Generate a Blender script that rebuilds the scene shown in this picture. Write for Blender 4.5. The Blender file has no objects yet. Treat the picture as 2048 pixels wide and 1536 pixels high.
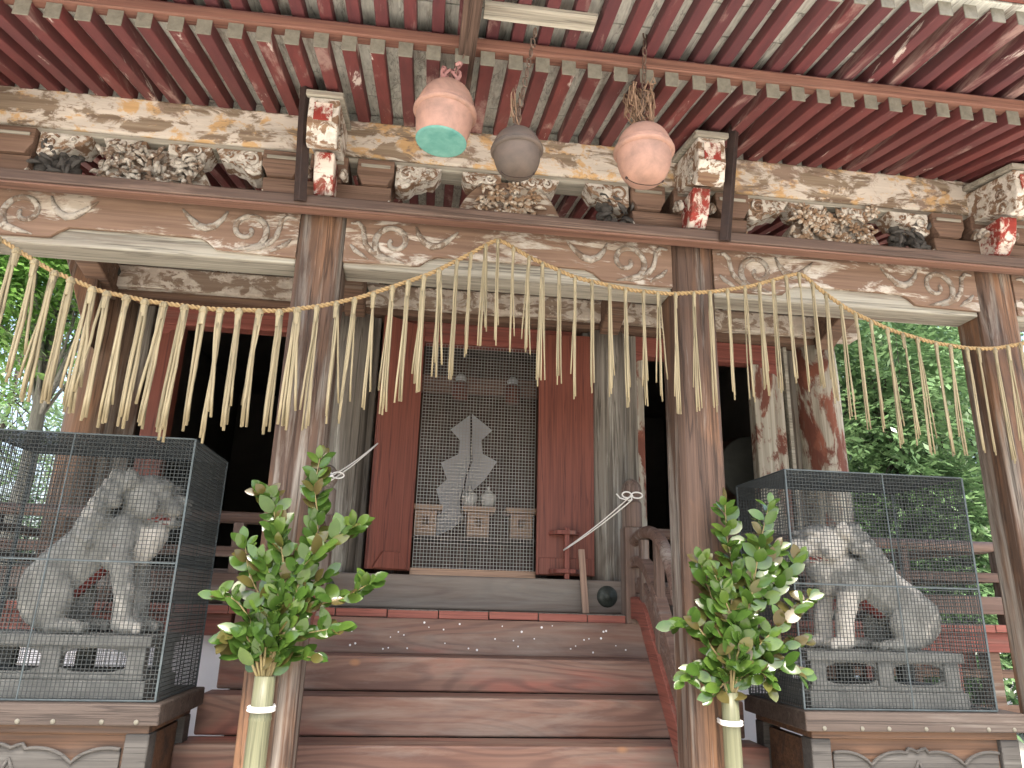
import bpy, bmesh, math, random
from math import sin, cos, pi, radians as R
from mathutils import Vector, Matrix
random.seed(7)
S = bpy.context.scene
COL = S.collection

# ------------------------------------------------------------------ camera, world, sun, exposure
F_, CX, CY, CZ = 1449.162, -0.43289, -3.94319, 1.54709
YAW, PIT, ROL = 0.117227, 0.293520, 0.027742
_f = Vector((sin(YAW)*cos(PIT), cos(YAW)*cos(PIT), sin(PIT)))
_r0 = Vector((cos(YAW), -sin(YAW), 0)); _u0 = _r0.cross(_f)
_r = cos(ROL)*_r0 + sin(ROL)*_u0; _u = -sin(ROL)*_r0 + cos(ROL)*_u0
CAM = Vector((CX, CY, CZ))
cd = bpy.data.cameras.new('camera'); cam = bpy.data.objects.new('camera', cd); COL.objects.link(cam)
cd.sensor_width = 36; cd.lens = 36*F_/2048; cd.clip_start = .05; cd.clip_end = 600
cam.matrix_world = Matrix(((_r.x, _u.x, -_f.x, CX), (_r.y, _u.y, -_f.y, CY), (_r.z, _u.z, -_f.z, CZ), (0, 0, 0, 1)))
S.camera = cam
SUN_EL, SUN_AZ = R(66), R(184)      # high hazy sun: the porch stays in open shade
w = bpy.data.worlds.new('World'); S.world = w; w.use_nodes = True
wn = w.node_tree; sky = wn.nodes.new('ShaderNodeTexSky'); sky.sky_type = 'NISHITA'; sky.sun_disc = False
sky.sun_elevation = SUN_EL; sky.sun_rotation = SUN_AZ; sky.dust_density = 6.0; sky.air_density = 1.0; sky.ozone_density = 0
wn.links.new(sky.outputs[0], wn.nodes['Background'].inputs[0]); wn.nodes['Background'].inputs[1].default_value = .15
sd = bpy.data.lights.new('sun', 'SUN'); sd.energy = 1.4; sd.angle = R(20); sd.color = (1, .95, .88)
sun = bpy.data.objects.new('sun', sd); COL.objects.link(sun)
_sd = Vector((sin(SUN_AZ)*cos(SUN_EL), cos(SUN_AZ)*cos(SUN_EL), sin(SUN_EL)))
sun.rotation_euler = _sd.to_track_quat('Z', 'Y').to_euler()
S.view_settings.view_transform = 'Standard'; S.view_settings.look = 'None'
S.view_settings.gamma = 1; S.view_settings.use_curve_mapping = False
S.view_settings.exposure = 2.2

def bp(px, py, Y=None, Z=None, X=None):
    """photo pixel (2048 wide) -> point on the plane y=Y, z=Z or x=X"""
    d = _f + (px-1024)/F_*_r - (py-768)/F_*_u
    t = (Y-CY)/d.y if Y is not None else (Z-CZ)/d.z if Z is not None else (X-CX)/d.x
    return CAM + t*d

# ------------------------------------------------------------------ node helpers
class NT:
    def __init__(s, name):
        s.m = bpy.data.materials.new(name); s.m.use_nodes = True; s.t = s.m.node_tree
        s.b = s.t.nodes['Principled BSDF']; s.L = s.t.links.new
        tc = s.n('ShaderNodeTexCoord'); oi = s.n('ShaderNodeObjectInfo')
        a = s.n('ShaderNodeVectorMath', operation='SCALE'); s.L(oi.outputs['Random'], a.inputs['Scale']); a.inputs[0].default_value = (17, 31, 23)
        b = s.n('ShaderNodeVectorMath', operation='ADD'); s.L(tc.outputs['Object'], b.inputs[0]); s.L(a.outputs[0], b.inputs[1])
        s.v = b.outputs[0]; s.rnd = oi.outputs['Random']; s.obj = tc.outputs['Object']
    def n(s, ty, **k):
        x = s.t.nodes.new(ty)
        for a, b in k.items(): setattr(x, a, b)
        return x
    def put(s, sock, val):
        if hasattr(val, 'is_output'): s.L(val, sock)
        elif isinstance(val, (tuple, list)) and len(val) == 3 and sock.type == 'RGBA': sock.default_value = (*val, 1)
        else: sock.default_value = val
    def noise(s, sc=(1, 1, 1), scale=1., det=6, rough=.6, dist=0., off=(0, 0, 0)):
        mp = s.n('ShaderNodeMapping'); s.L(s.v, mp.inputs[0]); mp.inputs['Scale'].default_value = sc; mp.inputs['Location'].default_value = off
        x = s.n('ShaderNodeTexNoise'); s.L(mp.outputs[0], x.inputs['Vector'])
        x.inputs['Scale'].default_value = scale; x.inputs['Detail'].default_value = det
        x.inputs['Roughness'].default_value = rough; x.inputs['Distortion'].default_value = dist
        return x.outputs['Fac']
    def wave(s, sc, scale, dist, det=3, dscale=1.):
        mp = s.n('ShaderNodeMapping'); s.L(s.v, mp.inputs[0]); mp.inputs['Scale'].default_value = sc
        x = s.n('ShaderNodeTexWave', bands_direction='Z'); s.L(mp.outputs[0], x.inputs['Vector'])
        x.inputs['Scale'].default_value = scale; x.inputs['Distortion'].default_value = dist; x.inputs['Detail'].default_value = det
        x.inputs['Detail Scale'].default_value = dscale; x.inputs['Detail Roughness'].default_value = .6
        return x.outputs['Fac']
    def ramp(s, fac, *st):
        x = s.n('ShaderNodeValToRGB'); e = x.color_ramp.elements
        while len(e) < len(st): e.new(.5)
        for i, (p, c) in enumerate(st):
            e[i].position = p; e[i].color = (c, c, c, 1) if isinstance(c, (int, float)) else (*c, 1)
        s.L(fac, x.inputs[0]); return x.outputs[0]
    def mix(s, f, a, b, mode='MIX'):
        x = s.n('ShaderNodeMix', data_type='RGBA', blend_type=mode)
        s.put(x.inputs[0], f); s.put(x.inputs[6], a); s.put(x.inputs[7], b); return x.outputs[2]
    def math(s, op, a, b=0.):
        x = s.n('ShaderNodeMath', operation=op); s.put(x.inputs[0], a); s.put(x.inputs[1], b); return x.outputs[0]
    def out(s, col, rough=.7, bump=None, bs=.3, bd=.01, metal=0., spec=.4):
        s.put(s.b.inputs['Base Color'], col); s.put(s.b.inputs['Roughness'], rough)
        s.b.inputs['Metallic'].default_value = metal; s.b.inputs['Specular IOR Level'].default_value = spec
        if bump is not None:
            x = s.n('ShaderNodeBump'); x.inputs['Strength'].default_value = bs; x.inputs['Distance'].default_value = bd
            s.L(bump, x.inputs['Height']); s.L(x.outputs[0], s.b.inputs['Normal'])
        return s.m

def brn(c):
    return (c[0]*.96, c[1]*1.03, c[2]*1.0) if c is not None and c[0] < 2.7*c[1] else c

def ax(axis, along, across):
    return tuple(along if a == axis else across for a in 'xyz')

def wood(name, c1, c2, wc=None, wamt=.45, axis='z', rough=.75, bs=.5, grain=16, third=None, tamt=.6):
    c1, c2, wc, third = brn(c1), brn(c2), brn(wc), brn(third)
    t = NT(name)
    g = t.noise(ax(axis, .5, grain), 1, 7, .65, .4)
    f = t.noise(ax(axis, 1.5, 70), 1, 4, .6)
    c = t.ramp(g, (.3, c1), (.7, c2))
    if third is not None:
        m3 = t.noise(ax(axis, .6, 2.6), 1, 5, .65, .5, (3, 5, 9))
        c = t.mix(t.ramp(m3, (tamt-.08, 0), (tamt+.1, 1)), c, third)
    if wc is not None:
        wz = t.noise(ax(axis, .35, 7), 1, 8, .7, .6, (7, 2, 4))
        c = t.mix(t.ramp(wz, (wamt-.03, 0), (wamt+.13, 1)), c, wc)
    d = t.ramp(f, (.25, .62), (.6, 1.))
    c = t.mix(1., c, d, 'MULTIPLY')
    ck = t.noise(ax(axis, .3, 15), 1, 4, .55, .5, (11, 7, 3))
    ck = t.ramp(t.math('ABSOLUTE', t.math('SUBTRACT', ck, .5)), (.0, 1), (.016, 0))
    c = t.mix(t.math('MULTIPLY', ck, .62), c, tuple(v*.28 for v in c1))
    h = t.math('ADD', t.math('ADD', t.math('MULTIPLY', g, .7), t.math('MULTIPLY', f, .4)), t.math('MULTIPLY', ck, -.5))
    return t.out(c, rough, h, bs, .008, spec=.3)

def planks(name, c1, c2, c3, ringc, axis='x', wear=(.33, .3, .28), wamt=.6):
    """plain-sawn board faces with cathedral grain, knots and worn patches"""
    c1, c2, wear = brn(c1), brn(c2), brn(wear)
    t = NT(name)
    lo = t.noise(ax(axis, .42, 2.6), 1, 2, .45, .1, (6, 6, 1))
    rg = t.math('SINE', t.math('MULTIPLY', lo, 120.))          # contour rings of a smooth stretched field
    rg = t.ramp(t.math('ADD', t.math('MULTIPLY', rg, .5), .5), (.45, 0), (.98, 1))
    g = t.noise(ax(axis, .8, 34), 1, 6, .65, .3)
    big = t.noise(ax(axis, .8, 3.), 1, 4, .6, .3, (4, 1, 2))
    c = t.mix(t.ramp(big, (.35, 0), (.65, 1)), c1, c2)
    c = t.mix(t.ramp(big, (.56, 0), (.72, .85)), c, c3)
    c = t.mix(t.math('MULTIPLY', rg, .48), c, ringc)
    mp = t.n('ShaderNodeMapping'); t.L(t.v, mp.inputs[0]); mp.inputs['Scale'].default_value = ax(axis, 1.5, 2.6)
    vo = t.n('ShaderNodeTexVoronoi'); t.L(mp.outputs[0], vo.inputs['Vector']); vo.inputs['Scale'].default_value = 1.3
    kn = t.ramp(vo.outputs['Distance'], (.035, 1), (.085, 0))
    c = t.mix(t.math('MULTIPLY', kn, .8), c, (.30, .15, .07))
    wz = t.noise(ax(axis, .5, 5), 1, 7, .7, .5, (9, 3, 1))
    c = t.mix(t.math('MULTIPLY', t.ramp(wz, (wamt-.12, 0), (wamt+.12, 1)), .75), c, wear)
    c = t.mix(1., c, t.ramp(g, (.25, .78), (.6, 1.04)), 'MULTIPLY')
    h = t.math('ADD', t.math('MULTIPLY', g, .6), t.math('MULTIPLY', rg, -.25))
    return t.out(c, .6, h, .35, .006, spec=.35)

def peel(name, paint, paint2, w1, w2, cover=.5, mix2=.6, axis='x', sc=5., rough=.8, stretch=.35, third=None, tcov=.62):
    """flaking paint over bare wood"""
    w1, w2 = brn(w1), brn(w2)
    t = NT(name)
    g = t.noise(ax(axis, .8, 26), 1, 6, .65, .3)
    wd = t.ramp(g, (.3, w1), (.7, w2))
    p2 = t.noise(ax(axis, .8*sc*stretch*2, .9*sc), 1, 8, .68, .4, (5, 8, 2))
    pc = t.mix(t.ramp(p2, (mix2-.03, 0), (mix2+.04, 1)), paint, paint2)
    if third is not None:
        p3 = t.noise(ax(axis, .5*sc*stretch*2, .5*sc), 1, 6, .66, .5, (15, 1, 12))
        pc = t.mix(t.ramp(p3, (tcov-.03, 0), (tcov+.03, 1)), pc, third)
    st = t.noise(ax(axis, 1.2, 9), 1, 5, .7, 0, (1, 1, 7))
    pc = t.mix(1., pc, t.ramp(st, (.3, .72), (.62, 1.05)), 'MULTIPLY')
    mk = t.noise(ax(axis, sc*stretch, sc), 1, 10, .68, .55, (2, 9, 5))
    pit = t.noise(ax(axis, 5, 26), 1, 5, .7, .6, (4, 14, 6)); pc = t.mix(t.ramp(pit, (.30, .75), (.40, 0)), pc, w1)
    m = t.ramp(mk, (cover-.035, 1), (cover+.02, 0))
    c = t.mix(m, wd, pc)
    h = t.math('ADD', t.math('MULTIPLY', m, .5), t.math('MULTIPLY', g, .5))
    return t.out(c, rough, h, .55, .006, spec=.25)

def plain(name, c, c2=None, rough=.6, sc=8., bs=.2, metal=0., spec=.4, det=6):
    t = NT(name)
    n_ = t.noise((1, 1, 1), sc, det, .65, .3)
    col = t.ramp(n_, (.3, c), (.7, c2 or tuple(min(1, v*1.35) for v in c)))
    return t.out(col, rough, n_, bs, .01, metal, spec)

MT = {}
MT['post']   = wood('weathered_post', (.042, .025, .018), (.14, .080, .056), (.33, .29, .255), .545, 'z', .62, .7, 15, (.24, .12, .066), .55)
MT['postg']  = wood('grey_weathered_post', (.085, .067, .056), (.30, .26, .225), (.56, .52, .47), .54, 'z', .85, .9, 13, (.11, .065, .048), .60)
MT['postl']  = wood('brown_corner_post', (.10, .062, .045), (.27, .18, .13), (.44, .38, .33), .56, 'z', .8, .7, 13, (.30, .15, .085), .58)
MT['postr']  = peel('peeled_red_post', (.15, .058, .040), (.22, .085, .055), (.20, .16, .125), (.52, .47, .40), .47, .55, 'z', 4.5, .85, .35)
MT['brownx'] = wood('brown_beam_wood', (.10, .055, .038), (.22, .13, .09), (.40, .36, .31), .62, 'x', .72, .5, 15)
MT['rail']   = wood('maroon_rail_board', (.075, .046, .037), (.135, .085, .066), (.24, .155, .12), .57, 'x', .55, .3, 18)
MT['beamw']  = wood('pale_beam_wood', (.25, .215, .175), (.45, .405, .345), (.15, .105, .08), .55, 'x', .85, .6, 15)
MT['beamb']  = peel('carved_beam_front', (.50, .46, .39), (.38, .33, .26), (.13, .076, .053), (.25, .155, .11), .46, .5, 'x', 7., .8, .3)
MT['purlin'] = peel('flaking_purlin', (.58, .53, .45), (.56, .37, .18), (.13, .08, .055), (.34, .26, .19), .545, .53, 'x', 8.5, .85, .42, (.27, .20, .15), .57)
MT['white']  = peel('peeled_white_carving', (.62, .59, .52), (.50, .47, .40), (.14, .075, .05), (.27, .17, .11), .52, .5, 'x', 16., .85, .8)
MT['redw']   = peel('peeled_red_white', (.26, .04, .03), (.62, .56, .48), (.15, .05, .035), (.25, .10, .07), .62, .5, 'x', 10., .8, .8)
MT['grayw']  = peel('grey_carving', (.36, .33, .28), (.52, .49, .42), (.11, .07, .05), (.22, .15, .11), .53, .52, 'x', 18., .9, .8)
MT['scrollw'] = peel('worn_scroll_carving', (.29, .265, .22), (.38, .345, .285), (.12, .08, .06), (.22, .16, .12), .53, .52, 'x', 16., .9, .8)
MT['flower'] = peel('flower_carving', (.42, .36, .28), (.60, .55, .46), (.20, .12, .075), (.30, .19, .12), .50, .5, 'x', 22., .9, .8, (.50, .32, .14), .66)
MT['block']  = wood('bracket_block_wood', (.12, .068, .047), (.25, .15, .11), (.42, .38, .33), .68, 'x', .7, .4, 14)
def rafter_mat(name, c1, c2, fade):
    t = NT(name)
    g = t.noise((22, .7, 22), 1, 5, .6)
    c = t.ramp(g, (.3, c1), (.7, c2))
    c = t.mix(t.ramp(t.rnd, (.0, 0.), (1., .55)), c, fade)
    wz = t.noise((6, .8, 6), 1, 7, .7, .4, (2, 3, 8))
    c = t.mix(t.ramp(wz, (.57, 0), (.66, .75)), c, (.33, .23, .20))
    w2 = t.noise((9, 1.6, 9), 1, 8, .7, .5, (12, 3, 4)); c = t.mix(t.ramp(w2, (.63, 0), (.66, .9)), c, (.52, .47, .42))
    return t.out(c, .6, g, .3, .006, spec=.35)
MT['rafter'] = rafter_mat('red_rafter', (.105, .029, .028), (.175, .046, .042), (.068, .031, .036))
MT['rafterf']= rafter_mat('red_flying_rafter', (.092, .029, .031), (.16, .045, .045), (.064, .032, .039))
MT['kioi']   = wood('orange_red_eave_strip', (.175, .075, .055), (.26, .125, .092), (.13, .058, .048), .55, 'x', .65, .3, 16)
MT['cap']    = plain('verdigris_rafter_end', (.12, .115, .09), (.20, .19, .15), .7, 30, .3)
MT['wboard'] = wood('whitewashed_board', (.44, .42, .38), (.68, .66, .61), (.22, .175, .145), .58, 'y', .9, .4, 12)
MT['redlac'] = wood('red_lacquer_door', (.165, .052, .034), (.215, .072, .047), (.13, .045, .031), .6, 'z', .5, .12, 10)
MT['redbeam']= wood('faded_red_beam', (.18, .055, .04), (.28, .092, .068), (.15, .09, .07), .56, 'x', .65, .4, 16)
MT['sideboard'] = wood('faded_red_side_board', (.16, .05, .038), (.26, .09, .066), (.20, .15, .125), .55, 'z', .65, .3, 16)
MT['redlip'] = wood('bright_red_board_end', (.23, .075, .055), (.33, .12, .088), (.16, .09, .075), .60, 'x', .6, .3, 18)
MT['deck']   = wood('grey_deck_board', (.20, .165, .14), (.31, .265, .23), (.16, .10, .08), .6, 'y', .75, .4, 20)
MT['step']   = planks('step_timber', (.15, .076, .056), (.195, .108, .082), (.26, .088, .062), (.075, .040, .034), 'x', (.27, .215, .185), .60)
MT['sill']   = planks('sill_timber', (.17, .12, .097), (.21, .155, .128), (.23, .13, .10), (.10, .073, .062), 'x', (.28, .245, .215), .56)
MT['railw']  = wood('railing_wood', (.12, .068, .052), (.20, .125, .10), (.30, .25, .225), .56, 'x', .65, .35, 16)
MT['railz']  = wood('newel_wood', (.115, .07, .055), (.19, .125, .10), (.27, .225, .20), .52, 'z', .65, .35, 16)
MT['string'] = wood('red_stringer', (.20, .065, .046), (.28, .10, .073), (.17, .115, .095), .58, 'y', .6, .3, 14)
MT['plaster']= plain('white_plaster', (.74, .75, .77), (.82, .82, .83), .9, 3, .1)
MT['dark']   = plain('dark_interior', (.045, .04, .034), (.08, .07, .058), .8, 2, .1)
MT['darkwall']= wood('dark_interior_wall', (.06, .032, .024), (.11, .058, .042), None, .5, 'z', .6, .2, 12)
MT['iron']   = plain('dark_iron', (.02, .014, .013), (.042, .025, .02), .55, 20, .2, .2)
MT['nail']   = plain('patinated_nail_cover', (.03, .035, .03), (.07, .08, .065), .5, 25, .3, .4)
MT['wire']   = plain('galvanised_wire', (.34, .33, .30), (.5, .48, .44), .45, 6, 0, .5)
MT['cagew']  = plain('grey_cage_wire', (.022, .027, .026), (.048, .056, .054), .65, 5, 0, .05)
MT['cagef']  = plain('blue_grey_cage_bar', (.045, .058, .06), (.09, .115, .12), .6, 9, .1, .1)
MT['straw']  = wood('rice_straw', (.25, .195, .118), (.39, .315, .205), (.18, .125, .07), .60, 'z', .7, .3, 60)
MT['rope']   = plain('straw_rope', (.28, .19, .085), (.40, .285, .14), .85, 60, .5)
MT['bamboo'] = wood('bamboo', (.15, .145, .085), (.21, .20, .125), (.18, .16, .11), .58, 'z', .38, .1, 20)
MT['cord']   = plain('white_cord', (.68, .68, .63), (.8, .8, .76), .8, 60, .2)
MT['papr']   = plain('white_paper', (.66, .68, .70), (.74, .75, .77), .8, 3, .03)
MT['shadepaper'] = plain('shaded_white_paper', (.42, .44, .47), (.50, .52, .55), .8, 3, .03)  # white paper with the shade of the dim interior put into its colour
MT['jar']    = plain('white_porcelain', (.66, .69, .66), (.72, .74, .71), .18, 3, 0, 0, .5)
MT['hinoki'] = wood('plain_cypress_wood', (.52, .30, .20), (.66, .42, .29), None, .5, 'x', .6, .2, 20)
MT['coppink']= plain('pink_copper', (.22, .14, .11), (.40, .235, .175), .58, 9, .25, .05, .25)
MT['verd']   = plain('verdigris', (.065, .22, .19), (.15, .34, .29), .7, 12, .4, .0)
MT['bronze'] = plain('dark_bronze', (.06, .05, .042), (.12, .09, .07), .65, 7, .25, .1)
MT['chain']  = plain('rusty_chain', (.09, .06, .045), (.18, .13, .10), .6, 40, .3, .35)
MT['twine']  = plain('old_twine', (.16, .10, .065), (.30, .20, .13), .9, 40, .3)
MT['cloth']  = plain('faded_pink_cloth', (.28, .13, .125), (.42, .24, .22), .9, 30, .4)
MT['bark']   = wood('grey_bark', (.16, .15, .135), (.40, .37, .34), (.10, .085, .07), .6, 'z', .9, .9, 9)
MT['barkd']  = wood('dark_bark', (.035, .028, .022), (.10, .08, .065), None, .6, 'z', .9, .9, 9)
MT['stem']   = wood('twig', (.19, .135, .06), (.30, .23, .105), None, .5, 'z', .6, .2, 30)
MT['standw'] = wood('stand_timber', (.065, .046, .039), (.125, .092, .078), (.20, .165, .145), .6, 'x', .7, .4, 14)
MT['panel']  = wood('grey_carved_panel', (.065, .057, .053), (.11, .097, .09), (.16, .145, .135), .6, 'x', .75, .3, 10)
MT['orange'] = wood('orange_worn_edge', (.125, .065, .04), (.20, .105, .062), (.075, .052, .043), .50, 'x', .65, .3, 18)
MT['orange_dull'] = wood('faded_rail_edge', (.15, .075, .055), (.25, .13, .095), (.11, .07, .055), .55, 'x', .65, .3, 18)
MT['stone']  = plain('grey_plinth', (.10, .105, .098), (.20, .205, .19), .85, 14, .4)
MT['drum']   = plain('drum_skin', (.04, .045, .04), (.07, .075, .066), .7, 5, .1)
MT['gravel'] = plain('pale_gravel', (.42, .39, .34), (.58, .55, .50), .95, 45, .5)

def leaf_mat(name, a, b, c, rough=.3, sub=.25):
    t = NT(name)
    n_ = t.noise((1, 1, 1), 1.3, 3, .6)
    col = t.ramp(t.rnd, (0, a), (.55, b), (1, c))
    g = t.n('ShaderNodeNewGeometry')
    col = t.mix(t.ramp(g.outputs['Random Per Island'], (0, 0), (1, .8)), col, c)
    col = t.mix(t.ramp(n_, (.35, 0), (.7, .5)), col, a)
    m = t.out(col, rough, None, spec=.5)
    tr = t.n('ShaderNodeBsdfTranslucent'); t.L(col, tr.inputs[0])
    ms = t.n('ShaderNodeMixShader'); ms.inputs[0].default_value = sub
    o = t.t.nodes['Material Output']
    t.L(t.b.outputs[0], ms.inputs[1]); t.L(tr.outputs[0], ms.inputs[2]); t.L(ms.outputs[0], o.inputs[0])
    return m
MT['sakaki'] = leaf_mat('sakaki_leaf', (.024, .062, .011), (.047, .108, .018), (.10, .16, .028), .14, .10)
MT['sakakib']= leaf_mat('bronze_sakaki_leaf', (.07, .055, .02), (.105, .07, .027), (.09, .11, .024), .2, .12)
MT['leafd']  = leaf_mat('evergreen_leaf', (.04, .10, .038), (.09, .185, .07), (.22, .34, .16), .22, .25)
MT['leafb']  = leaf_mat('light_leaf', (.11, .24, .05), (.18, .35, .08), (.28, .46, .14), .3, .55)

def lion_mat(name, whiteness):
    t = NT(name)
    n_ = t.noise((1, 1, 1), 9, 9, .68, .4); n2 = t.noise((1, 1, 1), 3.5, 5, .6, .3, (3, 3, 3)); f = t.noise((1, 1, 1), 45, 5, .6)
    c = t.ramp(n_, (.3, (.13, .133, .12)), (.7, (.34, .345, .315)))
    c = t.mix(t.ramp(n2, (whiteness-.03, 0), (whiteness+.05, 1)), c, (.54, .52, .46))
    nr = t.noise((1, 1, 1), 6, 5, .6, .2, (8, 1, 6))
    sep = t.n('ShaderNodeSeparateXYZ'); t.L(t.obj, sep.inputs[0])
    c = t.mix(t.ramp(nr, (.66, 0), (.70, .5)), c, (.22, .15, .12))
    c = t.mix(1., c, t.ramp(f, (.3, .75), (.6, 1.05)), 'MULTIPLY')
    return t.out(c, .85, t.math('ADD', n_, t.math('MULTIPLY', f, .4)), .5, .008, spec=.25)
MT['lion1'] = lion_mat('grey_lion', .58); MT['lion2'] = lion_mat('white_flecked_lion', .555)
MT['lionwhite'] = lion_mat('worn_white_lion_paint', .36)
MT['lionred'] = plain('faded_red_paint', (.15, .025, .02), (.26, .05, .038), .75, 12, .3)

# ------------------------------------------------------------------ mesh helpers
def obj(name, bm, mat, parent=None, smooth=False, bevel=0., loc=None):
    bm.normal_update()
    me = bpy.data.meshes.new(name); bm.to_mesh(me); bm.free()
    if smooth:
        for p in me.polygons: p.use_smooth = True
    me.materials.append(MT[mat] if isinstance(mat, str) else mat)
    o = bpy.data.objects.new(name, me); COL.objects.link(o)
    if parent: o.parent = parent
    if loc: o.location = loc
    if bevel:
        m = o.modifiers.new('bevel', 'BEVEL'); m.width = bevel; m.segments = 2; m.limit_method = 'ANGLE'; m.angle_limit = R(40)
    return o
def dup(o, parent=None, loc=None, rot=None, scale=None):
    c = o.copy(); COL.objects.link(c); c.parent = parent
    if loc is not None: c.location = loc
    if rot is not None: c.rotation_euler = rot
    if scale is not None: c.scale = scale
    return c
def thing(name, label, cat, loc=(0, 0, 0), group=None):
    o = bpy.data.objects.new(name, None); COL.objects.link(o); o.location = loc; o.empty_display_size = .1
    o['label'] = label; o['category'] = cat
    if group: o['group'] = group
    return o
def tag(o, label, cat, group=None):
    o['label'] = label; o['category'] = cat
    if group: o['group'] = group
    return o
def BM(): return bmesh.new()
def box(bm, x0, x1, y0, y1, z0, z1):
    v = [bm.verts.new((x, y, z)) for x in (x0, x1) for y in (y0, y1) for z in (z0, z1)]
    for f in ((0, 1, 3, 2), (4, 6, 7, 5), (0, 4, 5, 1), (2, 3, 7, 6), (0, 2, 6, 4), (1, 5, 7, 3)): bm.faces.new([v[i] for i in f])
    return bm
def boxo(name, mat, parent, x0, x1, y0, y1, z0, z1, bevel=.006):
    return obj(name, box(BM(), x0, x1, y0, y1, z0, z1), mat, parent, bevel=bevel)
def prism(bm, pts, axis, a0, a1):
    """pts 2D polygon in the other two axes (xy order kept), extruded along axis a0..a1"""
    def P(p, a):
        return {'x': (a, p[0], p[1]), 'y': (p[0], a, p[1]), 'z': (p[0], p[1], a)}[axis]
    A = [bm.verts.new(P(p, a0)) for p in pts]; B = [bm.verts.new(P(p, a1)) for p in pts]
    n = len(pts); fs = [bm.faces.new(A), bm.faces.new(B[::-1])]
    for i in range(n): fs.append(bm.faces.new((A[i], B[i], B[(i+1) % n], A[(i+1) % n])))
    bmesh.ops.recalc_face_normals(bm, faces=fs); return bm
def tube(bm, pts, rad, n=8, flat=1., fdir=None, cap=True):
    pts = [Vector(p) for p in pts]; rings = []; up = Vector((0, 0, 1)); prev = None
    for i, p in enumerate(pts):
        d = (pts[min(i+1, len(pts)-1)] - pts[max(i-1, 0)])
        d = d.normalized() if d.length > 1e-9 else Vector((0, 0, 1))
        if fdir is not None: a = Vector(fdir)
        else: a = prev if prev is not None else (up if abs(d.z) < .9 else Vector((1, 0, 0)))
        a = (a - d*a.dot(d));
        if a.length < 1e-6: a = Vector((0, 1, 0)) - d*d.y
        a.normalize(); prev = a; b = d.cross(a)
        r = rad[i] if isinstance(rad, (list, tuple)) else rad
        rings.append([bm.verts.new(p + a*(r*flat*cos(2*pi*k/n)) + b*(r*sin(2*pi*k/n))) for k in range(n)])
    for A, B in zip(rings, rings[1:]):
        for k in range(n): bm.faces.new((A[k], A[(k+1) % n], B[(k+1) % n], B[k]))
    if cap: bm.faces.new(rings[0][::-1]); bm.faces.new(rings[-1])
    return bm
def lathe(bm, prof, n=24, c=(0, 0, 0)):
    rings = []
    for r, z in prof:
        if r < 1e-5: rings.append([bm.verts.new((c[0], c[1], c[2]+z))])
        else: rings.append([bm.verts.new((c[0]+r*cos(2*pi*k/n), c[1]+r*sin(2*pi*k/n), c[2]+z)) for k in range(n)])
    for A, B in zip(rings, rings[1:]):
        for k in range(n):
            a, b = A[k % len(A)], A[(k+1) % len(A)]; d, e = B[k % len(B)], B[(k+1) % len(B)]
            vs = [a]
            for q in (b, e, d):
                if q not in vs: vs.append(q)
            if len(vs) > 2: bm.faces.new(vs)
    bmesh.ops.recalc_face_normals(bm, faces=bm.faces[:]); return bm
def ell(bm, c, r, rot=None, sub=2):
    M_ = Matrix.Translation(c) @ (rot.to_4x4() if rot else Matrix.Identity(4)) @ Matrix.Diagonal((r[0], r[1], r[2], 1))
    bmesh.ops.create_icosphere(bm, subdivisions=sub, radius=1, matrix=M_)
def capsule(bm, a, b, ra, rb, n=10):
    a, b = Vector(a), Vector(b); d = b-a; pts = []; rr = []
    for k in range(7):
        t = k/6; pts.append(a+d*t); rr.append(ra+(rb-ra)*t)
    tube(bm, pts, rr, n); ell(bm, a, (ra,)*3); ell(bm, b, (rb,)*3)
def arc(cx, cz, r, a0, a1, n):
    return [(cx+r*cos(R(a0+(a1-a0)*i/n)), cz+r*sin(R(a0+(a1-a0)*i/n))) for i in range(n+1)]
def rebevel(o, w_): o.modifiers['bevel'].width = w_

# ------------------------------------------------------------------ ground, terrace
g = obj('ground', box(BM(), -250, 250, -120, 260, -.3, 0), 'gravel'); g['kind'] = 'structure'
PX = (-3.1, -1.1, 1.1, 3.1)

SH = thing('shrine_building', 'old wooden shrine hall with carved porch, peeling red rafters and tall weathered posts', 'shrine')

# ------------------------------------------------------------------ porch posts (square, stop-chamfered)
def post_mesh(w_, ch, z0, z1):
    p = [(-w_+ch, -w_), (w_-ch, -w_), (w_, -w_+ch), (w_, w_-ch), (w_-ch, w_), (-w_+ch, w_), (-w_, w_-ch), (-w_, -w_+ch)]
    return prism(BM(), p, 'z', z0, z1)
for x in PX:
    o = obj('porch_post', post_mesh(.13, .032, .12, 3.7), 'post', SH, bevel=.004, loc=(x, 0, 0))
    b = obj('post_base', post_mesh(.19, .02, 0, .12), 'stone', SH, bevel=.01, loc=(x, 0, 0))

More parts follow.
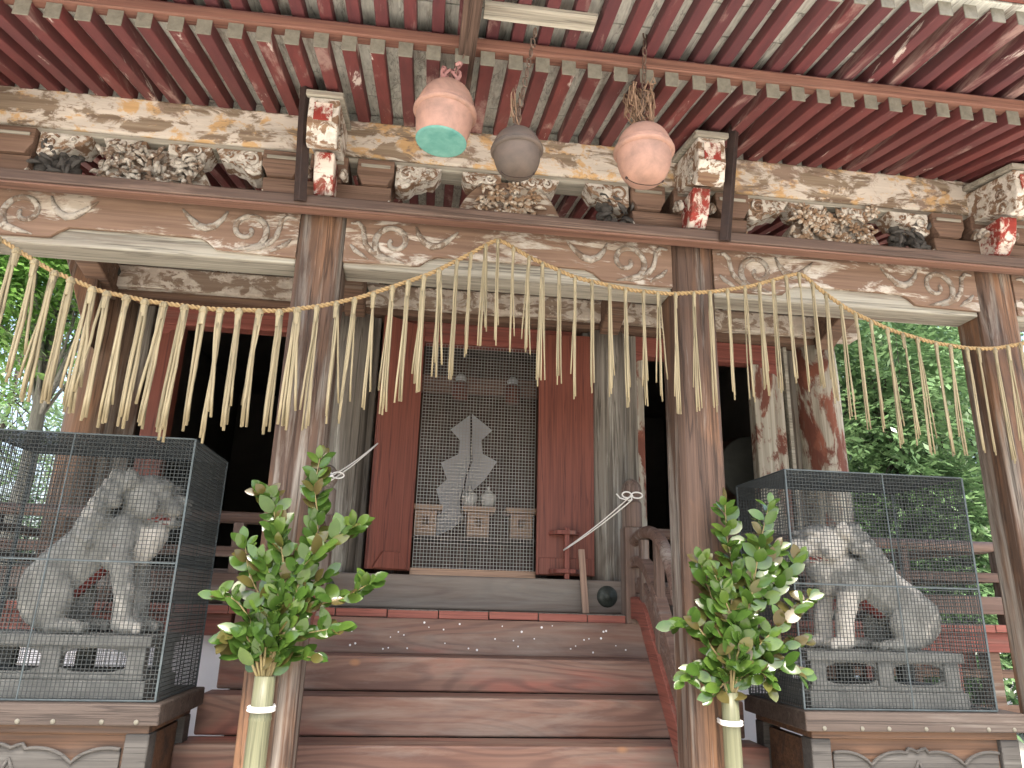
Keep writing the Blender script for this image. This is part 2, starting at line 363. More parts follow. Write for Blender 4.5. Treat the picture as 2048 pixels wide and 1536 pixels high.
# ------------------------------------------------------------------ carved tie beams between porch posts
def spiral(c, r0, turns, a0, sgn, n=26):
    out = []
    for i in range(n+1):
        t = i/n; a = a0 + sgn*2*pi*turns*t; r = r0*(1-.86*t)
        out.append((c[0]+r*cos(a), c[1]+r*sin(a)))
    return out
def scroll(parent, x, z, s, y=-.118, k=1., mat='grayw'):
    """spiral with a sweeping tail and a crescent, carved in relief on the beam front; s = +1 opens to +x"""
    bm = BM()
    sp = spiral((x+s*.265*k, z-.012*k), .118*k, 1.22, R(232) if s > 0 else R(308), -s, 30)
    tl = [(x+s*.33*k, z-.142*k), (x+s*.27*k, z-.128*k)]
    pts = tl + sp
    tube(bm, [(a, y, b) for a, b in pts], [.004, .012]+[.019*k*(1-.35*i/len(sp)) for i in range(len(sp))], 8, .75, (0, 1, 0))
    hk = [(.385, .095), (.405, .045), (.44, .0), (.485, -.022), (.53, -.012), (.57, .022), (.60, .05), (.63, .085)]
    tube(bm, [(x+s*a*k, y, z+b*k) for a, b in hk], [.006, .014, .020, .024, .022, .017, .012, .005], 8, .75, (0, 1, 0))
    wv = [(.012, .085), (.055, .092), (.085, .06), (.092, .01), (.105, -.04), (.14, -.085), (.19, -.118), (.25, -.14)]
    tube(bm, [(x+s*a*k, y, z+b*k) for a, b in wv], [.006, .013, .015, .014, .016, .018, .014, .005], 8, .75, (0, 1, 0))
    lf = [(.02, -.05), (.05, -.085), (.09, -.11), (.125, -.135)]
    tube(bm, [(x+s*a*k, y, z+b*k) for a, b in lf], [.006, .014, .012, .004], 8, .75, (0, 1, 0))
    return obj('carved_scroll', bm, mat, parent, True)
spans = [(-4.3, -3.23), (-2.97, -1.23), (-.97, .97), (1.23, 2.97), (3.23, 4.3)]
for x0, x1 in spans:
    L = x1-x0
    b = obj('tie_beam', box(BM(), x0, x1, -.088, .10, 3.35, 3.70), 'beamw', SH, bevel=.012)
    n = 40; lo = []
    for i in range(n+1):
        t = i/n; d = min(t, 1-t)*L
        e = max(0, min(1, (d-.42)/.10)); e = e*e*(3-2*e)
        lo.append((x0+L*t, 3.378 + .065*e + .012*sin(pi*t)))
    obj('beam_front', prism(BM(), lo+[(x1, 3.695), (x0, 3.695)], 'y', -.113, -.0885), 'beamb', b, bevel=.004)
    scroll(b, x0+.015, 3.535, 1, mat='scrollw', y=-.115); scroll(b, x1-.015, 3.535, -1, mat='scrollw', y=-.115)
# rail board in front of the beams, with prop rods up to the rafters
boxo('rail_board', 'rail', SH, -4.4, 4.4, -.262, -.178, 3.632, 3.70, .01)
boxo('rail_edge', 'orange_dull', SH, -4.4, 4.4, -.256, -.18, 3.616, 3.630, .004)
for x, pa, pb in ((-1.2, (600, 402), (632, 146)), (1.25, (1450, 482), (1448, 240))):
    a = bp(*pa, Y=-.27); b = bp(*pb, Y=-.50); b.x = a.x; b.z = min(b.z, 4.31); bm = BM()
    tube(bm, [a + (b-a)*t for t in (0, .5, .93, 1)], [.036, .036, .034, .016], 4)
    obj('prop_rod', bm, 'iron', SH, bevel=.003)

# ------------------------------------------------------------------ bracket sets over the posts
def bracket(x):
    A = obj('bracket_arm', prism(BM(), [(x-.37, 3.875), (x-.365, 3.80), (x-.33, 3.745), (x-.26, 3.712), (x+.26, 3.712), (x+.33, 3.745), (x+.365, 3.80), (x+.37, 3.875)], 'y', -.11, .11), 'block', SH, bevel=.006)
    obj('arm_lip', prism(BM(), [(x-.372, 3.80), (x-.335, 3.738), (x-.26, 3.703), (x-.20, 3.703), (x-.20, 3.711), (x-.258, 3.711), (x-.329, 3.744), (x-.365, 3.80)], 'y', -.114, -.02), 'white', A)
    obj('arm_lip', prism(BM(), [(x+.372, 3.80), (x+.335, 3.738), (x+.26, 3.703), (x+.20, 3.703), (x+.20, 3.711), (x+.258, 3.711), (x+.329, 3.744), (x+.365, 3.80)], 'y', -.114, -.02), 'white', A)
    for dx in (-.27, 0, .27):
        c = x+dx
        B = obj('bearing_block', prism(BM(), [(c-.075, 3.877), (c-.085, 3.905), (c-.108, 3.945), (c-.108, 4.043), (c+.108, 4.043), (c+.108, 3.945), (c+.085, 3.905), (c+.075, 3.877)], 'y', -.135, .135), 'block', SH, bevel=.006)
        obj('block_moulding', box(BM(), c-.085, c+.085, -.1445, -.1352, 3.985, 4.005), 'beamw', B, bevel=.003)
    for s in (-1, 1):    # carved wing under the purlin
        q = [(.385, 4.043), (.385, 3.90), (.43, 3.885), (.47, 3.90), (.50, 3.935), (.54, 3.945), (.575, 3.965), (.61, 3.96), (.635, 4.0), (.66, 4.043)]
        W_ = obj('carved_wing', prism(BM(), [(x+s*a, b) for a, b in q], 'y', -.105, .05), 'white', SH, bevel=.008)
        bm = BM()
        tube(bm, [(a, -.112, b) for a, b in spiral((x+s*.45, 3.98), .052, 1.3, pi*.2 if s > 0 else pi*.8, s, 20)], .008, 6, .8, (0, 1, 0))
        for i in range(4): tube(bm, [(x+s*(.42+.05*i), -.11, 3.905+.012*i), (x+s*(.44+.05*i), -.114, 3.925+.012*i), (x+s*(.475+.05*i), -.11, 3.93+.012*i)], [.003, .009, .003], 5)
        tube(bm, [(a, -.112, b) for a, b in spiral((x+s*.575, 4.0), .026, 1.1, pi*.2, s, 14)], .006, 6, .8, (0, 1, 0))
        obj('wing_scroll', bm, 'white', W_, True)
    # projecting tongue and nose beam
    T = obj('bracket_tongue', prism(BM(), [(-.09, 3.72), (-.21, 3.735), (-.275, 3.80), (-.30, 3.875), (-.315, 3.945), (-.09, 3.945)], 'x', x-.055, x+.055), 'redw', SH, bevel=.008)
    N_ = obj('nose_beam', prism(BM(), [(.10, 4.02), (-.20, 4.0), (-.34, 3.955), (-.40, 3.90), (-.455, 3.905), (-.47, 3.97), (-.49, 4.0), (-.49, 4.165), (.10, 4.255)], 'x', x-.082, x+.082), 'white', SH, bevel=.008)
    obj('nose_cap', prism(BM(), [(-.51, 4.163), (-.51, 4.198), (-.08, 4.285), (-.08, 4.25)], 'x', x-.10, x+.10), 'beamw', N_, bevel=.005)
    obj('nose_face', box(BM(), x-.05, x+.05, -.499, -.4905, 4.02, 4.13), 'redw', N_, bevel=.004)
    for s in (-1, 1):
        for zz, rr in ((3.97, .05), (4.06, .035)):
            bm = BM(); tube(bm, [(x+s*.086, a, b) for a, b in spiral((-.36, zz), rr, 1.2, pi, -1, 16)], .008, 6, .8, (1, 0, 0))
            obj('nose_scroll', bm, 'grayw', N_, True)
        bm = BM()
        for i in range(5): ell(bm, (x+s*.10, -.13-.024*i, 3.90-.010*i+.02*(i % 2)), (.022, .03, .03), None, 1)
        obj('nose_carving', bm, 'grayw', N_, True)
for x in PX: bracket(x)

# frog-leg struts and relief carvings in the middle of each bay
def flower(bm, x, y, z, r, tilt=0.):
    for k in range(8):
        a = k*pi/4+tilt
        ell(bm, (x+r*.66*cos(a), y-.006*(k % 2), z+r*.66*sin(a)), (r*.42, r*.24, r*.24), Matrix.Rotation(-a, 3, 'Y'), 2)
    ell(bm, (x, y-r*.25, z), (r*.26, r*.3, r*.26), None, 2)
def leafc(bm, x, y, z, l, a):
    tube(bm, [(x+l*t*cos(a), y-.02*sin(pi*t), z+l*t*sin(a)) for t in (0, .25, .5, .75, 1)], [.003, .012, .015, .010, .002], 6, .8, (0, 1, 0))
def frogleg(x, wide, kind):
    o_ = []
    for i in range(25):
        t = -1+2*i/24; a = abs(t)
        o_.append((x+wide*t, 3.712 + .30*(1-a**3.2)**.8 if a < .999 else 3.712))
    Fg = obj('frog_leg_strut', prism(BM(), o_, 'y', -.075, .07), 'beamb' if kind == 0 else 'grayw', SH, bevel=.012)
    bm = BM(); rnd = random.Random(kind*11+3)
    if kind == 0:
        for (dx, dz, r) in ((-.08, .20, .055), (.06, .13, .07), (-.01, .08, .04), (.14, .19, .045), (-.15, .12, .04), (.02, .25, .045)): flower(bm, x+dx, -.095, 3.712+dz, r, dx*9)
        for i in range(30): leafc(bm, x+rnd.uniform(-.17, .15), -.085, 3.74+rnd.uniform(0, .20), .08, rnd.uniform(0, 6.28))
        tube(bm, [(x-.24+.03*i, -.085, 3.745+.02*sin(i*1.1)) for i in range(17)], .009, 6)
    elif kind == 1:
        for i in range(14): flower(bm, x+rnd.uniform(-.27, .27), -.10-rnd.uniform(0, .03), 3.75+rnd.uniform(0, .27), rnd.uniform(.04, .065), i)
        for i in range(75): leafc(bm, x+rnd.uniform(-.29, .27), -.09, 3.72+rnd.uniform(0, .25), .085, rnd.uniform(0, 6.28))
    else:
        for i in range(150): leafc(bm, x+rnd.uniform(-.29, .27), -.085-rnd.uniform(0, .035), 3.72+rnd.uniform(0, .25), .075, rnd.uniform(0, 6.28))
        for i in range(14): ell(bm, (x+rnd.uniform(-.26, .26), -.085, 3.73+rnd.uniform(0, .25)), (.032, .024, .024), None, 2)
    obj('relief_carving', bm, 'flower' if kind < 2 else 'grayw', Fg, True)
    for s in (-1, 1):   # small scroll wings at the top
        q = [(.06, 4.043), (.06, 3.985), (.12, 3.965), (.18, 3.975), (.22, 3.955), (.27, 3.975), (.30, 4.043)]
        W_ = obj('carved_wing', prism(BM(), [(x+s*a, b) for a, b in q], 'y', -.10, .05), 'white', SH, bevel=.006)
        for cx_, rr, a0, sg in ((.13, .034, 0, s), (.22, .03, 1, -s)):
            bm = BM(); tube(bm, [(a, -.107, b) for a, b in spiral((x+s*cx_, 4.003), rr, 1.2, a0, sg, 16)], .007, 6, .8, (0, 1, 0))
            obj('wing_scroll', bm, 'white', W_, True)
frogleg(-.02, .335, 0); frogleg(2.06, .345, 1); frogleg(-2.08, .345, 2)
# dark beast-shaped bosses at the inner ends of the side bays
for x in (-2.62, 2.60, .66):
    bm = BM(); rnd = random.Random(int(x*100))
    for i in range(26): ell(bm, (x+rnd.uniform(-.12, .12), rnd.uniform(-.06, .02), 3.74+rnd.uniform(0, .22)), (rnd.uniform(.02, .05),)*3, None, 1)
    for i in range(12): leafc(bm, x+rnd.uniform(-.1, .1), -.09, 3.75+rnd.uniform(0, .2), .1, rnd.uniform(0, 6.28))
    obj('carved_boss', bm, 'panel', SH, True)

# purlin
boxo('purlin_cushion', 'beamw', SH, -4.5, 4.5, -.085, .07, 4.044, 4.079, .008)
xs = [-4.5, -3.1, -1.1, 1.1, 3.1, 4.5]
for a, b in zip(xs, xs[1:]):
    boxo('purlin', 'purlin', SH, a+.001, b-.001, -.10, .10, 4.08, 4.328, .014)

# ------------------------------------------------------------------ rafters and eave boarding
def zb(y): return 4.312 + .24*(y+.1)
def zf(y): return 4.287 + .15*(y+.9)
SP = .137; NR = 33
def slab(bm, x0, x1, y0, y1, zfun, h0, h1):
    return prism(bm, [(y0, zfun(y0)+h0), (y1, zfun(y1)+h0), (y1, zfun(y1)+h1), (y0, zfun(y0)+h1)], 'x', x0, x1)
r0 = obj('base_rafter', slab(BM(), -.034, .034, -.93, 2.35, zb, .007, .086), 'rafter', SH, bevel=.004)
c0 = obj('rafter_end_cap', box(BM(), -.036, .036, -.937, -.9305, zb(-.93)+.002, zb(-.93)+.088), 'cap', r0, bevel=.002)
f0 = obj('flying_rafter', slab(BM(), -.031, .031, -1.49, -.70, zf, .004, .076), 'rafterf', SH, bevel=.004)
e0 = obj('rafter_end_cap', box(BM(), -.033, .033, -1.497, -1.4905, zf(-1.49)+.001, zf(-1.49)+.078), 'cap', f0, bevel=.002)
rr_ = random.Random(5)
for i in range(-NR, NR+1):
    x = i*SP + .03
    if i == -NR: r0.location.x = x; f0.location.x = x; continue
    j = rr_.uniform(-.004, .004)
    a = dup(r0, SH, (x+j, 0, rr_.uniform(-.004, .002)), (0, rr_.uniform(-.02, .02)*0, rr_.uniform(-.003, .003))); dup(c0, a)
    a = dup(f0, SH, (x-j+.01, 0, rr_.uniform(-.004, .003)), (0, 0, rr_.uniform(-.006, .006))); dup(e0, a)
boxo('rafter_infill', 'wboard', SH, -4.6, 4.6, -.05, -.03, 4.30, 4.405, 0)
boxo('eave_strip', 'kioi', SH, -4.7, 4.7, -.955, -.885, 4.1995, 4.262, .006)
boxo('eave_fillet', 'rafterf', SH, -4.7, 4.7, -.93, -.89, 4.2625, 4.2865, .003)
y = -.92; k = 0
while y < 2.3:
    y1 = min(y+.31, 2.35)
    obj('roof_board', slab(BM(), -4.7, 4.7, y, y1-.006, zb, .0885+.002*(k % 2), .105), 'wboard', SH, bevel=.003); y = y1; k += 1
y = -1.53; k = 0
while y < -.72:
    y1 = min(y+.235, -.70)
    obj('roof_board', slab(BM(), -4.7, 4.7, y, y1-.008, zf, .079+.002*(k % 2), .095), 'wboard', SH, bevel=.003); y = y1; k += 1
obj('eave_edge_board', prism(BM(), [(-1.57, zf(-1.5)+.081), (-1.535, zf(-1.5)+.081), (-1.535, zf(-1.5)+.20), (-1.57, zf(-1.5)+.20)], 'x', -4.75, 4.75), 'redbeam', SH, bevel=.006)
obj('roof', prism(BM(), [(-1.66, zf(-1.5)+.202), (-1.66, zf(-1.5)+.34), (2.6, 5.5), (6.4, 6.9), (10.2, 5.5), (10.2, 5.2), (6.4, 6.6), (2.6, 5.2), (-.6, 4.62)], 'x', -4.9, 4.9), 'panel', SH)
# loose repair plank and hanging beam for the bells across the flying rafters
def plank_between(name, p, q, w_, th, mat, parent):
    p, q = Vector(p), Vector(q); d = (q-p); bm = box(BM(), 0, d.length, -w_/2, w_/2, -th, 0)
    o = obj(name, bm, mat, parent, bevel=.004); o.location = p
    o.rotation_euler = d.to_track_quat('X', 'Z').to_euler(); return o
plank_between('repair_plank', (-.29, -1.17, zf(-1.17)-.003), (.25, -1.17, zf(-1.17)-.006), .10, .022, 'beamw', SH)
HB = plank_between('bell_beam', (-.34, -1.49, zf(-1.49)-.004), (-.36, -.62, zf(-.95)-.03), .085, .07, 'rail', SH)

# ------------------------------------------------------------------ hall: posts, beams, openings
HY = 2.05
for x in PX:
    side = abs(x) > 2
    lathe_p = [(.0, 1.5), (.19, 1.5), (.198, 2.2), (.196, 3.6), (.185, 3.93), (.0, 3.93)]
    o = obj('hall_post', lathe(BM(), [(r, z) for r, z in lathe_p], 20), 'postr' if x > 2 else ('postl' if x < -2 else 'postg'), SH, True, loc=(x, HY+.02, 0))
    o.data.materials[0] = o.data.materials[0]
    if not side:
        boxo('side_board', 'postg', SH, x-.27 if x < 0 else x-.22, x+.22 if x < 0 else x+.27, HY-.07, HY+.06, 1.74, 3.87, .006)
b = boxo('frieze_beam', 'postg', SH, -3.45, 3.45, HY-.12, HY+.12, 4.15, 4.52, .01)
b.data.materials[0] = wood('frieze_wood', (.34, .29, .24), (.56, .50, .42), (.20, .14, .105), .57, 'x', .85, .7, 14)
b = boxo('head_beam', 'white', SH, -3.36, 3.42, HY-.215, HY-.06, 3.935, 4.125, .012)
b.data.materials[0] = peel('worn_head_beam', (.62, .57, .48), (.52, .46, .38), (.19, .125, .095), (.34, .25, .19), .52, .5, 'x', 9., .85, .6)
for x in PX:
    bm = BM(); lathe(bm, [(0, .03), (.02, .03), (.03, .022), (.055, .018), (.062, 0)], 8)
    o = obj('nail_cover', bm, 'nail', b); o.location = (x+.04, HY-.216, 4.055); o.rotation_euler = (pi/2, 0, 0)
boxo('lower_head_board', 'brownx', SH, -3.05, 3.05, HY-.15, HY+.05, 3.875, 3.934, .006)
for x in (-2.2, -.98, 1.0, 2.15):   # blocks between the beams
    boxo('spacer_block', 'white', SH, x-.09, x+.09, HY-.19, HY-.02, 4.126, 4.28, .01)
# upper infill up to the rafters
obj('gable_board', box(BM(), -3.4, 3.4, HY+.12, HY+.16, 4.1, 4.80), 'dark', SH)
def lintel(x0, x1):
    Lb = boxo('red_lintel', 'redbeam', SH, x0, x1, HY-.06, HY+.08, 3.69, 3.874, .01)
    for s, xe in ((1, x0), (-1, x1)):
        p = [(xe, 3.69)]+[(xe+s*a, 3.69-b) for a, b in ((.17, 0), (.155, .035), (.11, .045), (.09, .075), (.03, .085), (0, .12))]
        obj('lintel_bracket', prism(BM(), p, 'y', HY-.05, HY+.06), 'redbeam', Lb, bevel=.004)
lintel(-2.70, -1.28); lintel(-.80, .80); lintel(1.28, 2.70)
for x0, x1, m in ((-2.70, -2.50, 'redlac'), (-1.40, -1.30, 'redlac'), (1.30, 1.44, 'postr'), (2.46, 2.74, 'postr')):
    boxo('door_jamb', m, SH, x0, x1, HY-.045, HY+.075, 1.74, 3.689, .008)
for x0, x1 in ((-2.92, -2.77), (2.80, 2.92)):
    boxo('jamb_board', 'postg', SH, x0, x1, HY+.02, HY+.06, 1.74, 3.87, .006)
boxo('jamb_strip', 'beamw', SH, 2.765, 2.798, HY-.06, HY+.02, 1.74, 3.87, .004)
# sill timber
b = boxo('door_sill', 'sill', SH, -3.3, 3.3, HY-.27, HY-.02, 1.487, 1.735, .014)
for x in (-1.12, 1.03):
    bm = BM(); lathe(bm, [(0, .04), (.025, .04), (.032, .028), (.05, .025), (.06, .018), (.078, .012), (.082, 0)], 20)
    o = obj('nail_cover', bm, 'nail', b, True); o.location = (x, HY-.271, 1.615); o.rotation_euler = (pi/2, 0, 0)
# dark room behind
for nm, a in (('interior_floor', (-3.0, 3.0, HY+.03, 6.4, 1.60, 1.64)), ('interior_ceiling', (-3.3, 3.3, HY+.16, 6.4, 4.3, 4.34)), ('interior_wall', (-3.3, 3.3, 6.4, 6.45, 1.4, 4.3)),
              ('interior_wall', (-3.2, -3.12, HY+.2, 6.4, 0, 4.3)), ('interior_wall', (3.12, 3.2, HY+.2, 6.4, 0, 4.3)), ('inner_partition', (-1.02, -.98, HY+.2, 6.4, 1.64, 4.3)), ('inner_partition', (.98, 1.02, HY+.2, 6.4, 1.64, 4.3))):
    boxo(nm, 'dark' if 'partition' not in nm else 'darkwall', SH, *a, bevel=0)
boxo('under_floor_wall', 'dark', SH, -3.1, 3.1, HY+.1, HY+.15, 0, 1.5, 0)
# door leaves with battens
def leaf(name, hinge, ang, w_, z0, z1, mat):
    L_ = obj(name, box(BM(), 0, w_, -.045, 0, z0, z1), mat, SH, bevel=.006)
    L_.location = hinge; L_.rotation_euler = (0, 0, ang); return L_
lf = leaf('door_leaf', (-.50, HY-.10, 0), pi+R(38), .40, 1.765, 3.80, 'redlac')
p = [(.035, 1.772), (.365, 1.772), (.28, 1.90), (.12, 1.90)]
obj('leaf_foot', prism(BM(), p, 'y', .0, .018), 'redlac', lf, bevel=.006)
rf = leaf('door_leaf', (.49, HY-.10, 0), R(-3), .47, 1.765, 3.80, 'redlac')
boxo('leaf_batten', 'redlac', rf, .02, .45, -.058, -.0455, 1.77, 1.90, .005)
# wooden drop bolt on the right leaf
bt = boxo('door_bolt', 'sideboard', rf, .215, .255, -.135, -.095, 1.735, 2.135, .006)
for z in (1.797, 2.095): 
    obj('bolt_bracket', prism(BM(), [(.10, -.047), (.345, -.047), (.345, -.075), (.30, -.15), (.15, -.15), (.10, -.075)], 'z', z-.016, z+.016), 'sideboard', rf, bevel=.004)
# wire screen
SX0, SX1, SZ0, SZ1 = -.485, .485, 1.775, 3.69
scn = boxo('screen_frame', 'hinoki', SH, SX0-.02, SX1+.02, HY-.02, HY+.02, SZ0-.04, SZ0+.02, .004)
bm = BM(); k = 0
n1 = 36; n2 = 70
for i in range(n1+1):
    x = SX0+(SX1-SX0)*i/n1; box(bm, x-.0016, x+.0016, HY-.006, HY-.002, SZ0, SZ1)
for i in range(n2+1):
    z = SZ0+(SZ1-SZ0)*i/n2; box(bm, SX0, SX1, HY-.010, HY-.006, z-.0016, z+.0016)
o = obj('screen_wire', bm, 'wire', scn); o['kind'] = 'stuff'
# curved lobster tie beams from porch posts back to hall posts
for x in PX:
    top = []; bot = []
    for i in range(13):
        t = i/12; y = .10+(HY-.26)*t
        z = 3.62 + .34*sin(pi*t*.9)*(.6+.4*t) + .22*t
        top.append((y, z+.14)); bot.append((y, z-.12+.05*sin(pi*t)))
    obj('rainbow_beam', prism(BM(), bot+top[::-1], 'x', x-.085, x+.085), 'brownx', SH, bevel=.012)
# curved dark bracket under the left corner head beam
pts = [(132, 488), (205, 488), (205, 560), (198, 640), (190, 700), (180, 690), (165, 625), (150, 560)]
pl = [bp(*q, Y=HY-.3) for q in pts]
obj('corner_bracket', prism(BM(), [(v.x, v.z) for v in pl], 'y', HY-.38, HY-.20), 'post', SH, bevel=.008)

# ------------------------------------------------------------------ veranda
VX = 4.15
BW = .352; x = -VX; k = 0
while x < VX-.01:
    x1 = min(x+BW, VX)
    d = obj('veranda_board', box(BM(), x+.002, x1-.003, 1.372+.004*sin(k*2.3), HY-.272, 1.432, 1.486), 'deck', SH, bevel=.005)
    obj('board_end', box(BM(), x+.003, x1-.004, 1.360+.004*sin(k*2.3), 1.3715+.004*sin(k*2.3), 1.431+.003*sin(k*1.7), 1.4835+.003*sin(k*1.7)), 'redlip', d, bevel=.004)
    x = x1; k += 1
for s in (-1, 1):
    a, b_ = sorted((s*1.67, s*VX))
    boxo('veranda_beam', 'redbeam', SH, a, b_, 1.41, 1.53, 1.285, 1.431, .008)
    a, b_ = sorted((s*3.3, s*VX))
    boxo('side_deck', 'deck', SH, a, b_, HY-.27, 6.4, 1.432, 1.484, .006)
boxo('base_wall', 'plaster', SH, -4.0, -1.66, 1.545, 1.6, 0, 1.284, .01)
boxo('base_wall', 'plaster', SH, 1.66, 2.5, 1.545, 1.6, 0, 1.284, .01)
for x in (2.62, 2.95, 3.3, 3.62, 3.95):
    boxo('under_post', 'redbeam' if x in (2.95, 3.62) else 'brownx', SH, x-.05, x+.05, 1.43, 1.53, 0, 1.284, .006)
for z in (1.13, .88):
    boxo('under_rail', 'brownx', SH, 2.5, VX, 1.46, 1.50, z-.03, z+.03, .004)
boxo('under_panel', 'redlac', SH, 2.52, 3.9, 1.56, 1.58, 1.14, 1.284, .002)
# veranda railings
for s, lab in ((-1, 'brown wooden veranda railing behind the caged lion on the left'), (1, 'brown wooden veranda railing behind the caged lion on the right')):
    Rl = thing('veranda_railing', lab, 'railing', (s*2.6, 1.43, 1.487))
    a, b_ = sorted((s*1.2-s*2.6, s*VX-s*2.6))
    bm = BM(); tube(bm, [(a, 0, .585), (b_, 0, .585)], .042, 14); obj('top_rail', bm, 'railw', Rl, True)
    boxo('middle_rail', 'railw', Rl, a, b_, -.04, .04, .315, .385, .006)
    boxo('bottom_rail', 'railw', Rl, a, b_, -.055, .055, .075, .205, .006)
    for x in (-.9, -.1, .7, 1.5) if s > 0 else (-1.5, -.7, .1, .9):
        boxo('baluster', 'railz', Rl, x-.035, x+.035, -.036, .036, .20, .55, .005)
        boxo('baluster', 'railz', Rl, x-.04, x+.04, -.04, .04, 0, .08, .005)
    # return along the side of the hall
    xe = s*VX-s*2.6-s*.05
    bm = BM(); tube(bm, [(xe, .04, .585), (xe, 4.6, .585)], .042, 14); obj('top_rail', bm, 'railw', Rl, True)
    boxo('middle_rail', 'railw', Rl, xe-.04, xe+.04, .04, 4.6, .315, .385, .006)
    boxo('bottom_rail', 'railw', Rl, xe-.05, xe+.05, .055, 4.6, .075, .205, .006)

# ------------------------------------------------------------------ staircase
ST = thing('staircase', 'broad wooden staircase of solid brown timbers climbing to the shrine door', 'stairs', (0, .6, 0))
zt = [1.2, .99, .77, .55, .33, .115]; yf = [1.07, .81, .55, .29, .03, -.23]
boxo('riser_board', 'step', ST, -1.63, 1.63, 1.33-.6, 1.375-.6, 1.199, 1.4295, .006)
for i, (z, yv) in enumerate(zip(zt, yf)):
    zlow = zt[i+1]+.003 if i < 5 else .003
    xo = [1.63, 1.66, 1.69, 1.72, 1.75, 1.78][i]
    o = boxo('step', 'step', ST, -xo if i < 4 else -.96, xo if i < 4 else .96, yv-.6, yv+.262-.6, zlow, z, .012)
bm = BM(); rd = random.Random(4)
for i in range(34):
    x = rd.uniform(-.95, 1.05); z = rd.uniform(1.215, 1.41); r = rd.uniform(.004, .008)
    lathe(bm, [(0, .003), (r, .002), (r*1.05, 0)], 7, (x, 0, z))
    for v in bm.verts[-15:]:
        dz = v.co.z-z; dy = v.co.y; v.co.y = 1.3295-.6-dz; v.co.z = z+dy
o = obj('pale_fleck', bm, 'papr', ST); o['kind'] = 'stuff'

# stair railings: newel with rounded cap, curved rails, red stringer
def rail_curve(pts, n=8):
    P = [pts[0]]+list(pts)+[pts[-1]]; out = []
    for i in range(1, len(P)-2):
        for k in range(n):
            t = k/n; a, b, c, d = (Vector((0, *P[i+j])) for j in (-1, 0, 1, 2))
            out.append(.5*((2*b)+(-a+c)*t+(2*a-5*b+4*c-d)*t*t+(-a+3*b-3*c+d)*t**3))
    out.append(Vector((0, *P[-2]))); return out
def stair_rail(s, label):
    X = 1.13*s
    T = thing('stair_railing', label, 'railing', (X, 1.40, 1.487))
    def sweep(pts, hw, hh, nm, mat, round_=False):
        c = [v-Vector((0, 1.40, 1.487)) for v in rail_curve(pts)]; bm = BM()
        if round_: tube(bm, c, hh, 14); return obj(nm, bm, mat, T, True)
        rg = []
        for i, p_ in enumerate(c):
            d = (c[min(i+1, len(c)-1)]-c[max(i-1, 0)]).normalized(); nn = Vector((0, -d.z, d.y))
            rg.append([bm.verts.new(p_+Vector((sx*hw, 0, 0))+nn*(sz*hh)) for sx, sz in ((-1, -1), (1, -1), (1, 1), (-1, 1))])
        for A, B in zip(rg, rg[1:]):
            for k in range(4): bm.faces.new((A[k], A[(k+1) % 4], B[(k+1) % 4], B[k]))
        bm.faces.new(rg[0]); bm.faces.new(rg[-1][::-1]); bmesh.ops.recalc_face_normals(bm, faces=bm.faces[:])
        return obj(nm, bm, mat, T, bevel=.008)
    nb = BM(); box(nb, -.075, .075, -.075, .075, -.06, .62)
    nw = obj('newel_post', nb, 'railz', T, bevel=.008)
    nb = BM(); lathe(nb, [(0, .62), (.07, .62), (.074, .63), (.074, .80), (.066, .815), (.05, .825), (.056, .84), (.073, .87), (.077, .90), (.07, .94), (.048, .968), (.02, .985), (0, .99)], 22)
    obj('newel_cap', nb, 'railz', nw, True)
    sweep([(1.36, 2.0), (1.15, 2.045), (.92, 2.03), (.70, 1.93), (.52, 1.72), (.36, 1.42), (.20, 1.12), (.06, .86)], .04, .042, 'top_rail', 'railw', True)
    sweep([(1.38, 1.84), (1.18, 1.855), (1.02, 1.79), (.86, 1.655), (.68, 1.44), (.42, 1.10), (.10, .68)], .04, .034, 'middle_rail', 'railw')
    sweep([(1.345, 1.535), (1.20, 1.535), (1.07, 1.475), (.95, 1.345), (.66, 1.035), (.33, .66), (.02, .31)], .045, .075, 'stringer', 'string')
    sweep([(1.30, 1.69), (1.16, 1.68), (1.02, 1.58), (.86, 1.40), (.66, 1.17), (.36, .82), (.08, .48)], .018, .055, 'infill_board', 'railw')
    for (yy, z0, z1) in ((1.12, 1.55, 2.0), (.80, 1.25, 1.98), (.42, .80, 1.50)):
        boxo('baluster', 'railz', T, -.03, .03, yy-.03-1.4, yy+.03-1.4, z0-1.487, z1-1.487, .005)
stair_rail(1, 'curved wooden stair railing with rounded newel post right of the steps')
stair_rail(-1, 'curved wooden stair railing with rounded newel post left of the steps')

